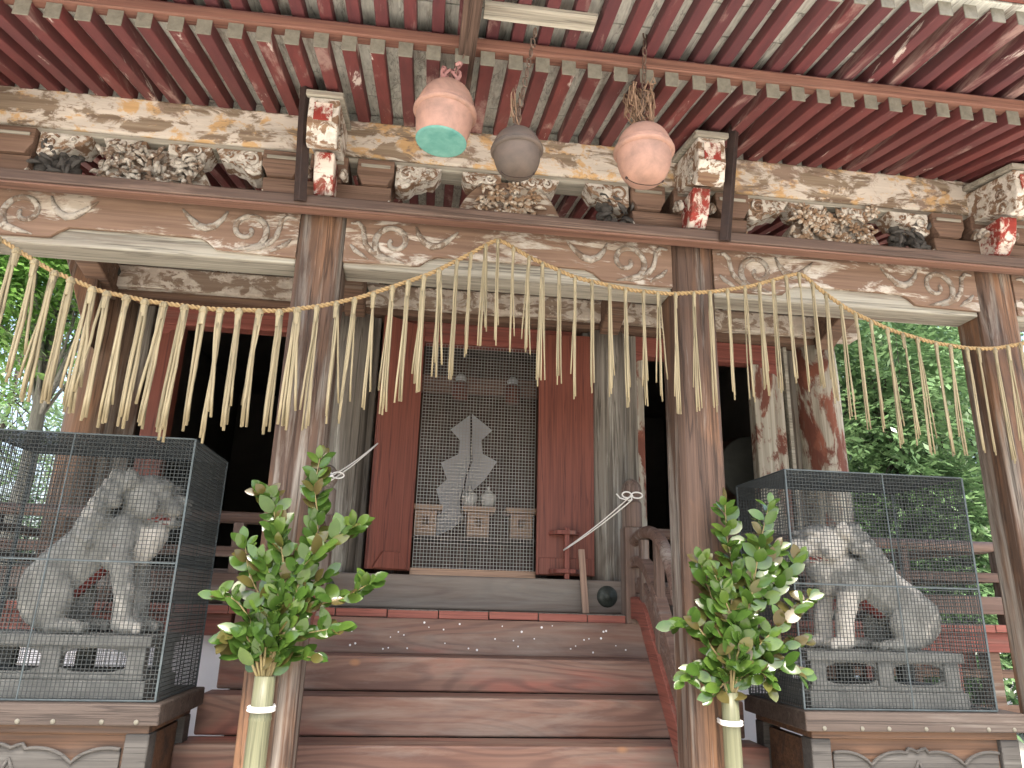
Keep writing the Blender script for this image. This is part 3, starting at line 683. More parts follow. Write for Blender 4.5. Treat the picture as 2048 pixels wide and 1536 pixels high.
# ------------------------------------------------------------------ bells
def bell(px, py, Y, wpx, hpx, top, mat, label, kind):
    c = bp(px, py, Y=Y); sc_ = (bp(px+wpx/2, py, Y=Y)-bp(px-wpx/2, py, Y=Y)).length/2
    B = thing('suzu_bell', label, 'bell', c, 'bells hanging over the steps')
    r = sc_; h = r*hpx
    n = 20; pr = []
    zlo = -h*.92 if kind == 'cut' else -h
    for i in range(n+1):
        a = -pi/2 + pi*i/n; rr = r*(.93 if sin(a) < .12 else .985)*abs(cos(a))**.72; pr.append((rr if 0 < i < n else 0, h*sin(a)))
    if kind == 'cut': pr = [(0, -h*.72), (r*.79, -h*.72), (r*.83, -h*.66)]+[q for q in pr if q[1] > -h*.58]
    bm = BM(); lathe(bm, pr, 36); sh_ = obj('bell_shell', bm, mat, B, True)
    bm = BM(); zz = h*.16
    lathe(bm, [(r*.88, zz-r*.16), (r*1.0, zz-r*.13), (r*1.05, zz-r*.07), (r*1.05, zz-r*.01), (r*1.01, zz+r*.03), (r*.985, zz+r*.05), (r*1.0, zz+r*.08), (r*1.0, zz+r*.12), (r*.90, zz+r*.16)], 36)
    obj('rim_band', bm, mat, sh_, True)
    if kind == 'cut':
        bm = BM(); lathe(bm, [(0, -h*.735), (r*.74, -h*.735), (r*.81, -h*.73), (r*.835, -h*.70)], 36); obj('base_plate', bm, 'verd', B, True)
    else:
        bm = BM(); sl = []
        for i in range(-8, 9):
            a = -pi/2+abs(i)/8*.62; sl.append(((1 if i > 0 else -1)*r*.933*abs(cos(a))**.72 if i else 0, 0, h*1.002*sin(a)))
        tube(bm, sl, .0022, 5); obj('bell_slit', bm, 'iron', sh_)
        ex, ez = sl[-1][0], sl[-1][2]
        for s in (-1, 1):
            bm = BM(); ell(bm, (s*ex*.99, 0, ez), (r*.06,)*3); obj('slit_hole', bm, 'iron', sh_, True)
    bm = BM(); tube(bm, [(.022*cos(a*pi/6), 0, h+.012+.022*sin(a*pi/6)) for a in range(13)], .006, 6); obj('hanger_ring', bm, 'chain', B, True)
    # chain up to the eave
    a = Vector((0, 0, h+.03)); t_ = top-c; L = (t_-a).length; k = max(3, int(L/.042)); pr_ = None
    for i in range(k):
        p_ = a+(t_-a)*((i+.5)/k)
        if pr_ is None:
            bm = BM(); tube(bm, [(.011*cos(q*pi/8), 0, (.019 if sin(q*pi/8) > 0 else -.019)*(abs(sin(q*pi/8))**.5)+.006*sin(q*pi/8)) for q in range(17)], .0042, 6, cap=False)
            pr_ = obj('chain_link', bm, 'chain', B, True); lk = pr_
        else: lk = dup(pr_, B)
        lk.location = p_; lk.rotation_euler = (0, 0, (pi/2)*(i % 2)+.4)
    return B, c, h
YB = -.90
def eave_pt(px, py, Y):
    q = bp(px, py, Y=Y); return Vector((q.x, q.y, zf(q.y) if Y < -.93 else zb(q.y)))
b1, c1, h1 = bell(889, 236, YB, 122, 1.30, Vector((-.375, -.95, zf(-.95)-.05)), 'coppink', 'large pink copper bell with a green verdigris base, leftmost of three', 'cut')
b2, c2, h2 = bell(1034, 308, YB, 100, 1.05, bp(1084, 58, Y=-1.12), 'bronze', 'dark bronze bell hanging in the middle of the three bells', 'slit')
b3, c3, h3 = bell(1288, 312, YB, 112, 1.13, bp(1290, 62, Y=-1.02), 'coppink', 'smooth pink copper bell hanging from a twine tangle, rightmost of three', 'slit')
b1.rotation_euler = (0, R(4), 0); b2.rotation_euler = (0, R(-3), 0)
for B, c, h, nm, mt, spread, cnt, zr in ((b1, c1, h1, 'cloth_scrap', 'cloth', .03, 7, .12), (b3, c3, h3, 'twine_tangle', 'twine', .045, 26, .40), (b2, c2, h2, 'twine_tangle', 'twine', .018, 7, .34)):
    bm = BM(); rd = random.Random(len(nm)+cnt)
    for i in range(cnt):
        p_ = Vector((rd.uniform(-spread, spread), rd.uniform(-spread, spread), h+rd.uniform(.02, .05))); q = [p_]
        for k in range(9):
            p_ = p_+Vector((rd.uniform(-spread, spread)*.7, rd.uniform(-spread, spread)*.7, zr/9*rd.uniform(.2, 1.4)*(1 if k < 6 else -1.2))); p_.x = max(-spread*1.5, min(spread*1.5, p_.x)); q.append(p_)
        tube(bm, q, .004 if nm != 'cloth_scrap' else .010, 5)
    obj(nm, bm, mt, B, True)

# ------------------------------------------------------------------ straw rope with tassels
RP = [(-60, 436), (0, 478), (100, 540), (200, 582), (300, 603), (420, 618), (560, 622), (640, 612), (720, 595), (860, 548), (940, 508), (990, 480), (998, 478), (1060, 515), (1150, 555), (1260, 580), (1340, 588), (1430, 583), (1500, 573), (1560, 556), (1598, 546), (1604, 546), (1640, 580), (1700, 622), (1780, 660), (1860, 684), (1930, 696), (1985, 698), (2048, 687), (2110, 668)]
def rope_y(px): return -.285 - (.0 if px > 560 else .10*min(1, (560-px)/560))
def rope_at(px):
    for (a, b), (c, d) in zip(RP, RP[1:]):
        if a <= px <= c: return b+(d-b)*(px-a)/(c-a)
    return RP[-1][1]
rope0 = bp(995, 478, Y=-.285)
RT = thing('straw_rope', 'golden straw festival rope with long hanging straw tassels strung across the porch', 'rope', rope0)
path = []
for (a, b), (c, d) in zip(RP, RP[1:]):
    n = max(1, int((c-a)/10))
    for k in range(n):
        x = a+(c-a)*k/n; path.append(bp(x, b+(d-b)*k/n, Y=rope_y(x))-rope0)
for _ in range(2): path = [path[0]]+[(path[i-1]+path[i]*2+path[i+1])/4 for i in range(1, len(path)-1)]+[path[-1]]
fine = []
for a, b in zip(path, path[1:]):
    for k in range(4): fine.append(a+(b-a)*k/4)
bm = BM(); Ls = 0; hel = [[], []]
for i, p_ in enumerate(fine):
    d = (fine[min(i+1, len(fine)-1)]-fine[max(i-1, 0)]).normalized(); a = Vector((0, 1, 0)); b = d.cross(a)
    if i: Ls += (p_-fine[i-1]).length
    for s in (0, 1):
        q = Ls*2*pi/.05+s*pi; hel[s].append(p_+(a*cos(q)+b*sin(q))*.0065)
for s in (0, 1): tube(bm, hel[s], .0072, 5)
obj('twisted_rope', bm, 'rope', RT, True)
TX = [34, 70, 109, 142, 185, 214, 253, 290, 328, 369, 407, 441, 478, 519, 559, 595, 634, 673, 709, 747, 785, 817, 848, 878, 914, 942, 972, 996, 1027, 1058, 1085, 1118, 1150, 1184, 1219, 1251, 1287, 1316, 1351, 1388, 1420, 1455, 1490, 1519, 1546, 1572, 1598, 1625, 1652, 1682, 1711, 1742, 1775, 1806, 1835, 1872, 1901, 1934, 1957, 1990, 2016, 2041, -5, 2068]
rt = random.Random(12); protos = []
for v in range(5):
    bm = BM(); q = [(0, 0, 0)]; dx = dy = 0
    for k in range(1, 7):
        dx += rt.uniform(-.0022, .0022); dy += rt.uniform(-.0022, .0022); q.append((dx, dy, -k/6))
    tube(bm, q, [.0042, .0050, .0050, .0049, .0049, .0050, .0047], 5); protos.append(bm)
pm = []
for bm in protos:
    me = bpy.data.meshes.new('stalk'); bm.to_mesh(me); bm.free(); me.materials.append(MT['straw'])
    for p_ in me.polygons: p_.use_smooth = True
    pm.append(me)
bm = BM(); tube(bm, [(0, 0, .014), (0, 0, 0), (0, 0, -.03), (0, 0, -.08)], [.008, .0125, .011, .009], 8)
for i in range(5): tube(bm, [(.011*cos(a)*1., .013*sin(a), .006+.003*i-.02) for a in [k*pi/5 for k in range(11)]], .003, 5)
kn = bpy.data.meshes.new('tassel'); bm.to_mesh(kn); bm.free(); kn.materials.append(MT['straw'])
for px in TX:
    Yp = rope_y(px)-.012; a = bp(px, rope_at(px)+3, Y=Yp)
    T = bpy.data.objects.new('tassel', kn); COL.objects.link(T); T.parent = RT; T.location = a-rope0
    left = px < 600
    fat = 1.55 if left else (1.15 if px < 900 else .85)
    T.scale = (fat, fat, 1)
    n = rt.choice((5, 6, 7)) if left else rt.choice((4, 5, 5, 6, 7)); L = rt.uniform(.60, .67) if left else rt.uniform(.61, .69)
    if 930 < px < 1060: L *= .88
    sp = .008 if left else rt.choice((.008, .011, .018))
    for i in range(n):
        s_ = bpy.data.objects.new('stalk', rt.choice(pm)); COL.objects.link(s_); s_.parent = T
        s_.location = (rt.uniform(-.010, .010), rt.uniform(-.005, .005), -.01)
        s_.rotation_euler = (rt.gauss(0, .015), rt.gauss(0, sp), rt.uniform(-.4, .4))
        s_.scale = (1, 1, L*rt.uniform(.93, 1.03))
        if rt.random() < .13: s_.rotation_euler.y += rt.choice((-.05, .05)); s_.scale.z *= .85

# ------------------------------------------------------------------ bamboo vases and sakaki branches
def leaf_mesh(name, mat, curl):
    bm = BM(); prof = [(0, .002), (.1, .15), (.28, .275), (.5, .315), (.72, .27), (.88, .15), (1, .004)]
    rows = []
    for t, hw in prof:
        z = -curl*t*t; rows.append([bm.verts.new((t, -hw, z+.06*hw*2)), bm.verts.new((t, 0, z-.0)), bm.verts.new((t, hw, z+.06*hw*2))])
    for A, B in zip(rows, rows[1:]):
        for k in (0, 1): bm.faces.new((A[k], A[k+1], B[k+1], B[k]))
    me = bpy.data.meshes.new(name); bm.to_mesh(me); bm.free(); me.materials.append(MT[mat])
    for p_ in me.polygons: p_.use_smooth = True
    return me
LM = [leaf_mesh('leaf', 'sakaki', c) for c in (.02, .12, .22)]; LB = [leaf_mesh('leaf', 'sakakib', c) for c in (.05, .18)]
def vase(px_t, py_t, px_b, width, lab, xs_):
    t_ = bp(px_t, py_t, Y=-.20); b_ = bp(px_b, 1536, Y=-.20); r = width/2
    base = Vector((t_.x*1.6-b_.x*.6, -.21, 0))
    V = thing('bamboo_vase', lab, 'vase', base, 'bamboo vases tied to the porch posts')
    top = Vector((t_.x, -.205, t_.z))-base; bm = BM()
    rings = [(r*.62, top.z-.25)]
    pr = [(0, .0), (r, .0)]; z = .0
    zs = [0, .30, .31, .32, .66, .67, .68, 1.0, 1.01, 1.02, top.z]
    pts = [top*(zz/top.z) for zz in zs]; rd = [r*1.04, r*1.03, r*1.10, r*1.03, r*1.02, r*1.09, r*1.02, r, r*1.07, r, r*.98]
    tube(bm, pts, rd, 20, cap=False)
    inner = [top*(zz/top.z) for zz in (top.z, top.z-.12)]; tube(bm, inner, [r*.80, r*.78], 20, cap=False)
    ro = bm.verts[len(pts)*20-20:len(pts)*20] if False else None
    bm.verts.ensure_lookup_table(); n0 = (len(pts)-1)*20; n1_ = len(pts)*20
    for k in range(20): bm.faces.new((bm.verts[n0+k], bm.verts[n0+(k+1) % 20], bm.verts[n1_+(k+1) % 20], bm.verts[n1_+k]))
    obj('bamboo_tube', bm, 'bamboo', V, True)
    bm = BM(); zc = top.z-.145
    for dz in (0, .012):
        tube(bm, [((top.x*zc/top.z)+(r*1.18)*cos(a), top.y*zc/top.z+(r*1.18)*sin(a)+(.05 if sin(a) > .5 else 0), zc+dz) for a in [k*pi/12 for k in range(25)]], .007, 6)
    obj('tie_band', bm, 'cord', V, True)
    return base+top
vt1 = vase(531, 1352, 513, .098, 'green bamboo vase tied to the left porch post with white band', 0)
vt2 = vase(1458, 1384, 1464, .086, 'green bamboo vase tied to the right porch post with white band', 0)
def sakaki(root, stems, lab, seed, Y, nleaf):
    rd = random.Random(seed); B = thing('sakaki_branch', lab, 'branch', root, 'evergreen offering branches')
    inv = root
    def add_leaf(p_, d, l):
        bronze = rd.random() < .2
        o = bpy.data.objects.new('leaf', rd.choice(LB if bronze else LM)); COL.objects.link(o); o.parent = B
        o.location = p_; o.scale = (l, l*rd.uniform(.8, 1.05), l)
        nv = Vector((rd.uniform(-.5, .5), -.9+rd.uniform(-.4, .3), .65+rd.uniform(-.5, .4)))
        nv = (nv-d*nv.dot(d)).normalized(); bv = nv.cross(d)
        o.rotation_euler = Matrix((d, bv, nv)).transposed().to_euler()
    for st in stems:
        pts = [Vector((0, 0, -.08))]; yoff = rd.uniform(-.05, .03)
        for i, (px, py) in enumerate(st):
            v = bp(px, py, Y=Y+yoff*(i+1)/len(st)+rd.uniform(-.02, .02)); pts.append(v-inv)
        c = []
        P = [pts[0]]+pts+[pts[-1]]
        for i in range(1, len(P)-2):
            for k in range(5):
                t = k/5; a, b, cc, d = P[i-1:i+3]
                c.append(.5*((2*b)+(-a+cc)*t+(2*a-5*b+4*cc-d)*t*t+(-a+3*b-3*cc+d)*t**3))
        c.append(pts[-1])
        bm = BM(); n = len(c); tube(bm, c, [.0075*(1-.75*i/n) for i in range(n)], 6); obj('stem', bm, 'stem', B, True)
        L = sum((b-a).length for a, b in zip(c, c[1:])); m = max(7, int(L/.0125*nleaf)); 
        for j in range(m):
            t = .16+.84*j/(m-1); f = t*(n-1); i = min(n-2, int(f)); p_ = c[i]+(c[i+1]-c[i])*(f-i)
            d0 = (c[i+1]-c[i]).normalized(); az = j*2.4+rd.uniform(-.5, .5)
            sd_ = Vector((cos(az), .75*sin(az), .1))
            d = (d0*rd.uniform(.25, .9)+sd_*rd.uniform(.6, 1.1)+Vector((0, 0, rd.uniform(-.25, .25)))).normalized()
            if j == m-1: d = d0
            add_leaf(p_+d*.008, d, rd.uniform(.076, .112)*(1 if t < .85 else .85))
    return B
s1 = [[(560, 1220), (566, 1120), (555, 1070), (545, 1010), (527, 985)], [(575, 1240), (600, 1160), (635, 1060), (630, 980), (640, 915)],
      [(545, 1290), (560, 1180), (620, 1120), (680, 1070), (715, 1050)], [(560, 1280), (610, 1220), (690, 1195), (740, 1165)], [(520, 1300), (505, 1250), (470, 1200), (430, 1190)],
      [(555, 1290), (600, 1270), (650, 1260), (680, 1255)], [(510, 1310), (490, 1270), (470, 1265), (455, 1280)], [(530, 1300), (540, 1240), (500, 1150), (490, 1085)], [(560, 1300), (580, 1230), (600, 1190), (650, 1150)],
      [(500, 1320), (480, 1310), (470, 1290)], [(560, 1310), (590, 1310), (625, 1315)], [(540, 1260), (560, 1210), (540, 1150), (520, 1120)]]
s2 = [[(1475, 1330), (1490, 1250), (1505, 1180), (1520, 1090), (1538, 1010)], [(1462, 1320), (1462, 1230), (1465, 1140), (1455, 1080), (1450, 1010)], [(1480, 1340), (1520, 1290), (1570, 1240), (1620, 1195)],
      [(1450, 1340), (1420, 1290), (1390, 1250), (1350, 1250)], [(1470, 1345), (1500, 1335), (1550, 1330), (1600, 1345)], [(1445, 1350), (1420, 1330), (1395, 1340), (1370, 1360)], [(1470, 1310), (1510, 1220), (1560, 1170), (1595, 1120)],
      [(1460, 1320), (1440, 1240), (1415, 1170), (1400, 1120)], [(1485, 1340), (1530, 1310), (1570, 1290), (1600, 1280)], [(1470, 1330), (1480, 1280), (1450, 1200), (1430, 1150)], [(1450, 1370), (1440, 1375), (1425, 1390)], [(1475, 1300), (1495, 1200), (1530, 1140), (1550, 1100)], [(1490, 1340), (1520, 1340), (1535, 1365)]]
sakaki(vt1, s1, 'glossy green sakaki branch in the left bamboo vase', 3, -.22, .80)
sakaki(vt2, s2, 'glossy green sakaki branch in the right bamboo vase', 8, -.22, .80)

# ------------------------------------------------------------------ lion stands, plinths, lions, cages
def lion_mesh():
    bm = BM()
    tube(bm, [(-.33, 0, .10), (-.30, 0, .17), (-.22, 0, .25), (-.12, 0, .335), (-.02, 0, .425), (.06, 0, .50)], [.085, .128, .142, .14, .14, .135], 14)
    ell(bm, (-.27, 0, .13), (.12, .12, .12))
    for s in (-1, 1):
        ell(bm, (-.215, s*.11, .165), (.14, .07, .17), Matrix.Rotation(R(-28), 3, 'Y'))   # haunch
        capsule(bm, (-.13, s*.12, .11), (-.145, s*.125, .035), .05, .042)
        ell(bm, (-.075, s*.13, .032), (.095, .048, .034))
        for k in (-1, 0, 1): ell(bm, (.008, s*.13+k*.029, .026), (.026, .017, .026))
        ell(bm, (.09, s*.09, .40), (.095, .068, .135), Matrix.Rotation(R(12), 3, 'Y'))      # shoulder
        capsule(bm, (.12, s*.095, .34), (.175, s*.098, .17), .066, .05)
        capsule(bm, (.175, s*.098, .17), (.182, s*.098, .05), .05, .05)
        ell(bm, (.215, s*.098, .036), (.075, .050, .038))
        for k in (-1, 0, 1): ell(bm, (.278, s*.098+k*.031, .028), (.028, .018, .028))
        ell(bm, (.268, s*.062, .662), (.06, .048, .026), Matrix.Rotation(R(-12), 3, 'Y'))       # brow
        ell(bm, (.300, s*.064, .622), (.027, .027, .023))            # eye
        ell(bm, (.345, s*.050, .558), (.050, .046, .036))            # lip pad
        ell(bm, (.215, s*.115, .57), (.07, .036, .07))               # cheek
        tube(bm, [(.14, s*.105, .66), (.125, s*.125, .70), (.10, s*.135, .735)], [.036, .032, .010], 8)  # ear
        ell(bm, (.385, s*.028, .602), (.02, .022, .02))              # nostril
    ell(bm, (.115, 0, .44), (.13, .115, .16))                         # chest
    ell(bm, (.18, 0, .61), (.15, .14, .12))                        # skull
    ell(bm, (.315, 0, .58), (.075, .08, .052)); ell(bm, (.33, 0, .607), (.062, .042, .03))
    ell(bm, (.305, 0, .500), (.072, .066, .026))                      # jaw
    tube(bm, [(.25, 0, .50), (.245, 0, .44), (.215, 0, .37), (.19, 0, .31)], [.062, .066, .05, .02], 10)   # beard
    rd = random.Random(2)
    # mane: rows of overlapping curls from the crown down to the shoulders
    for row in range(7):
        f = row/6; x0 = .12-.15*f; z0 = .665-.27*f; rad = .122+.012*sin(pi*f)
        for k in range(9):
            a = R(88+22.5*(k+(.5 if row % 2 else 0)))
            if a > R(275): continue
            n_ = Vector((cos(a), sin(a), .2)).normalized(); p_ = Vector((x0+rad*cos(a)*.92, rad*1.0*sin(a), z0-.045*cos(a)))
            ell(bm, p_+n_*.010, (.036, .036, .036), None, 2)
            cc_ = p_+n_*.036; up_ = Vector((0, 0, 1)); sd_ = n_.cross(up_).normalized(); uu = sd_.cross(n_)
            tube(bm, [cc_+(sd_*cos(q)+uu*sin(q))*(.024-.0028*j)+n_*.0014*j for j, q in enumerate([m_*.9 for m_ in range(7)])], .0105, 6)
    for (dx, dz, r) in ((-.33, .16, .06), (-.34, .23, .05), (-.32, .29, .03)): ell(bm, (dx, 0, dz), (r*.7, r*.85, r*1.1))
    return bm
def make_lion(loc, face, sc_, mat, lab, turn):
    bm = lion_mesh()
    if face < 0:
        for v in bm.verts:
            if v.co.x < .08: v.co.x = .08+(v.co.x-.08)*1.16
            if v.co.z > .45: v.co.x += (v.co.z-.45)*.12
    me = bpy.data.meshes.new('stone_lion'); bm.to_mesh(me); bm.free()
    o = bpy.data.objects.new('stone_lion', me); COL.objects.link(o)
    m = o.modifiers.new('r', 'REMESH'); m.mode = 'VOXEL'; m.voxel_size = .0068
    m = o.modifiers.new('s', 'SMOOTH'); m.factor = .5; m.iterations = 1
    dg = bpy.context.evaluated_depsgraph_get(); me2 = bpy.data.meshes.new_from_object(o.evaluated_get(dg)); me2.name = 'stone_lion'
    o.modifiers.clear(); o.data = me2
    me2.materials.clear(); me2.materials.append(MT[mat]); me2.materials.append(MT['lionred']); me2.materials.append(MT['lionwhite'])
    for p_ in me2.polygons:
        p_.use_smooth = True; c = p_.center
        if abs(c.y) < .06 and -.12 < c.x < .14 and c.z < .34 and p_.normal.z < .2: p_.material_index = 1
        if mat == 'lion1' and c.x > .12 and .30 < c.z < .47 and abs(c.y) < .085: p_.material_index = 2
        if mat == 'lion2' and c.z < .33 and c.x > .12 and abs(c.y) > .05: p_.material_index = 2
        if .20 < c.x < .33 and .49 < c.z < .53 and abs(c.y) < .06 and abs(p_.normal.z) > .5: p_.material_index = 1
    o.location = loc; o.scale = sc_; o.rotation_euler = (0, 0, (0 if face > 0 else pi)+turn)
    return tag(o, lab, 'statue', 'guardian lions')
def stand(s, side):
    x0, x1 = (1.63, 2.92) if s > 0 else (-2.92, -1.61)
    xc = (x0+x1)/2; y0, y1 = -.02, .74; z1 = 1.04
    T = thing('lion_stand', f'dark carved timber stand under the {side} lion cage', 'stand', (xc, (y0+y1)/2, 0), 'carved lion stands')
    hx, hy = (x1-x0)/2, (y1-y0)/2
    top = boxo('stand_top', 'standw', T, -hx, hx, -hy, hy, z1-.095, z1, .008)
    boxo('stand_frieze', 'orange', T, -hx+.05, hx-.05, -hy+.045, hy-.045, z1-.135, z1-.0955, .006)
    for k in range(7):
        bm = BM(); ell(bm, (-hx+.10+(2*hx-.2)*k/6+(.03 if k % 2 else 0), -hy-.002, z1-.078), (.012, .006, .012)); obj('stud', bm, 'cap', top, True)
    for sx in (-1, 1):
        for sy in (-1, 1):
            a = sx*(hx-.10); b = sy*(hy-.10)
            boxo('stand_leg', 'panel', T, a-.055, a+.055, b-.055, b+.055, .1, z1-.1355, .008)
    boxo('stand_plinth', 'stone', T, -hx, hx, -hy, hy, 0, .1, .01)
    boxo('panel_back', 'orange', T, -hx+.12, hx-.12, -hy+.075, -hy+.10, .1, z1-.136, 0)
    for sx in (-1, 1): boxo('panel_back', 'orange', T, sx*(hx-.10)-.02, sx*(hx-.10)+.02, -hy+.16, hy-.16, .1, z1-.161, 0)
    # cloud-shaped carved panel
    pw = hx-.17; out = []
    for i in range(61):
        t = -1+2*i/60; a = abs(t)
        lob = .075*abs(sin(a*pi*1.5+.5))**.55
        out.append((pw*t, .70+lob+.025*(a < .12)))
    pan = obj('carved_panel', prism(BM(), [(-pw, .14)]+[(q[0], q[1]+.07) for q in out]+[(pw, .14)], 'y', -hy+.058, -hy+.0745), 'panel', T, bevel=.005)
    bm = BM()
    tube(bm, [(q[0], -hy+.054, q[1]+.066) for q in out], .009, 6)
    for s_ in (-1, 1):
        tube(bm, [(0, -hy+.054, .80), (s_*.03, -hy+.054, .73), (s_*.075, -hy+.054, .685), (s_*.11, -hy+.054, .66), (s_*.10, -hy+.054, .62)], [.006, .012, .014, .016, .008], 6)
    ell(bm, (0, -hy+.055, .685), (.022, .012, .05))
    obj('panel_moulding', bm, 'panel', pan, True)
    return xc
def plinth(s, side, xc):
    zb_ = 1.042; hx, hy = .475, .25; yc = .37
    T = thing('lion_plinth', f'grey openwork plinth the {side} lion sits on', 'plinth', (xc, yc, zb_), 'openwork lion plinths')
    boxo('plinth_base', 'stone', T, -hx, hx, -hy, hy, 0, .085, .006)
    boxo('plinth_step', 'stone', T, -hx+.02, hx-.02, -hy+.02, hy-.02, .0855, .11, .005)
    boxo('plinth_top', 'stone', T, -hx, hx, -hy, hy, .245, .295, .006)
    for sx in (-1, 0, 1):
        for sy in (-1, 1):
            a = sx*(hx-.07); boxo('plinth_post', 'stone', T, a-.045, a+.045, sy*(hy-.05)-.03, sy*(hy-.05)+.03, .1105, .2445, .006)
    for sx in (-1, 1):   # shaped rails leaving bracket-shaped openings
        c = sx*(hx-.07)/2
        for top_ in (0, 1):
            z_e, z_m = (.2445, .228) if top_ else (.1105, .122); zz = .195 if top_ else .145
            w_ = (hx-.07)/2-.046
            o_ = [(c-w_, z_e), (c-w_, zz), (c-w_*.86, zz+(.02 if top_ else -.012)), (c-w_*.6, z_m), (c, z_m+(.004 if top_ else -.002)), (c+w_*.6, z_m), (c+w_*.86, zz+(.02 if top_ else -.012)), (c+w_, zz), (c+w_, z_e)]
            obj('shaped_rail', prism(BM(), o_, 'y', -hy+.035, -hy+.06), 'stone', T, bevel=.004)
    return zb_+.295
def cage(s, side, x0, x1):
    y0, y1, z0, z1 = .03, .70, 1.045, 2.335
    xc, yc = (x0+x1)/2, (y0+y1)/2
    T = thing('wire_cage', f'grey wire mesh cage enclosing the {side} guardian lion', 'cage', (xc, yc, z0), 'wire cages over the lions')
    hx, hy, H = (x1-x0)/2, (y1-y0)/2, z1-z0; r = .0015; g_ = .0205
    def panel(nm, f, au, av, nu, nv):
        bm = BM()
        for i in range(nu+1):
            u = au*(2*i/nu-1) if nm != 'x' else 0; f(bm, u, None)
        for i in range(nv+1): f(bm, None, i/nv)
        o = obj('wire_mesh', bm, 'cagew', T); o['kind'] = 'stuff'
    nx, ny, nz = round(2*hx/g_), round(2*hy/g_), round(H/g_)
    for yy in (-hy, hy):
        panel('f', lambda bm, u, v: box(bm, u-r, u+r, yy-r, yy+r, 0, H) if v is None else box(bm, -hx, hx, yy-3*r, yy-r, H*v-r, H*v+r), hx, 0, nx, nz)
    for xx in (-hx, hx):
        panel('s', lambda bm, u, v: box(bm, xx-r, xx+r, u-r, u+r, 0, H) if v is None else box(bm, xx+r, xx+3*r, -hy, hy, H*v-r, H*v+r), hy, 0, ny, nz)
    panel('t', lambda bm, u, v: box(bm, u-r, u+r, -hy, hy, H-r, H+r) if v is None else box(bm, -hx, hx, hy*(2*v-1)-r, hy*(2*v-1)+r, H+r, H+3*r), hx, 0, nx, ny)
    q = .0055
    for sx in (-1, 1):
        for sy in (-1, 1): boxo('corner_bar', 'cagef', T, sx*hx-q, sx*hx+q, sy*hy-q, sy*hy+q, 0, H+.004, .002)
    for zz in (.0, H*.5, H):
        for sy in (-1, 1): boxo('cross_bar', 'cagef', T, -hx+q, hx-q, sy*hy-q*.7-.002, sy*hy+q*.7-.002, zz, zz+2*q*.7, .002)
        for sx in (-1, 1): boxo('cross_bar', 'cagef', T, sx*hx-q*.7, sx*hx+q*.7, -hy+q, hy-q, zz, zz+2*q*.7, .002)
    bm = BM(); tube(bm, [(hx*.12*s, -hy-.002, 0), (hx*.08*s, -hy-.002, H)], .004, 6); obj('centre_bar', bm, 'cagef', T)
    bm = BM(); tube(bm, [(-hx*.3, hy-.01, .18), (hx*.6, hy-.01, H*.7)], .004, 6); obj('brace_bar', bm, 'cagef', T)
for s, side in ((-1, 'left'), (1, 'right')):
    xc = stand(s, side); xp = s*2.22
    zt_ = plinth(s, side, xp)
    cage(s, side, *(sorted((s*1.655, s*2.775))))
    if s < 0: make_lion((-2.13, .37, zt_), 1, (1.0, 1.12, 1.17), 'lion1', 'weathered grey lion with closed mouth facing right inside the left cage', R(-3))
    else: make_lion((2.24, .37, zt_), -1, (1.08, 1.05, 1.0), 'lion2', 'white flecked grey lion facing left inside the right cage', R(6))

# ------------------------------------------------------------------ altar furnishings behind the screen
AT = thing('altar_table', 'long low altar table standing behind the wire screen', 'table', (0, 3.0, 1.64))
boxo('table_top', 'standw', AT, -.8, .8, -.25, .25, .44, .475, .006)
for sx in (-.7, .7):
    for sy in (-.2, .2): boxo('leg', 'standw', AT, sx-.03, sx+.03, sy-.03, sy+.03, 0, .4395, .004)
for x, lab in ((-.40, 'plain wood offering stand at the left behind the wire screen'), (.09, 'plain wood offering stand under the two white jars'), (.50, 'plain wood offering stand at the right behind the wire screen')):
    T = thing('offering_stand', lab, 'offering stand', (x, 2.98, 2.116), 'offering stands on the altar')
    for sx in (-1, 1): boxo('side_panel', 'hinoki', T, sx*.095-.007, sx*.095+.007, -.095, .095, 0, .235, .003)
    bm = BM(); fr = [(-.0875, 0), (-.0875, .235), (.0875, .235), (.0875, 0)]
    prism(bm, fr, 'y', .088, .095); obj('back_panel', bm, 'hinoki', T)
    hp = arc(0, .15, .034, 0, 360, 14)[:-1]
    for a, b in ((-1, 1),):
        bm = BM(); box(bm, -.0875, .0875, -.095, -.088, 0, .105); obj('front_panel', bm, 'hinoki', T)
        bm = BM(); box(bm, -.0875, .0875, -.095, -.088, .185, .235); obj('front_panel', bm, 'hinoki', T)
        bm = BM(); box(bm, -.0875, -.036, -.095, -.088, .105, .185); obj('front_panel', bm, 'hinoki', T)
        bm = BM(); box(bm, .036, .0875, -.095, -.088, .105, .185); obj('front_panel', bm, 'hinoki', T)
    boxo('tray', 'hinoki', T, -.15, .15, -.15, .15, .236, .25, .003)
    for sx in (-1, 1):
        boxo('tray_rim', 'hinoki', T, sx*.15-.005, sx*.15+.005, -.145, .145, .2505, .285, .002)
        boxo('tray_rim', 'hinoki', T, -.155, .155, sx*.15-.005, sx*.15+.005, .2505, .285, .002)
for x, lab in ((.005, 'white porcelain sake jar, the left one of the pair'), (.185, 'white porcelain sake jar, the right one of the pair')):
    T = thing('sake_jar', lab, 'jar', (x, 2.98, 2.368), 'pair of sake jars')
    bm = BM(); lathe(bm, [(0, 0), (.035, 0), (.038, .01), (.05, .05), (.072, .10), (.078, .13), (.07, .16), (.045, .178), (.03, .185)], 24); obj('jar_body', bm, 'jar', T, True)
    bm = BM(); lathe(bm, [(.036, .185), (.036, .192), (.02, .205), (.01, .212), (.016, .225), (.012, .24), (0, .245)], 20); obj('jar_lid', bm, 'jar', T, True)
def zp(px, py): return (740+px/2.56, 650+py/2.56)
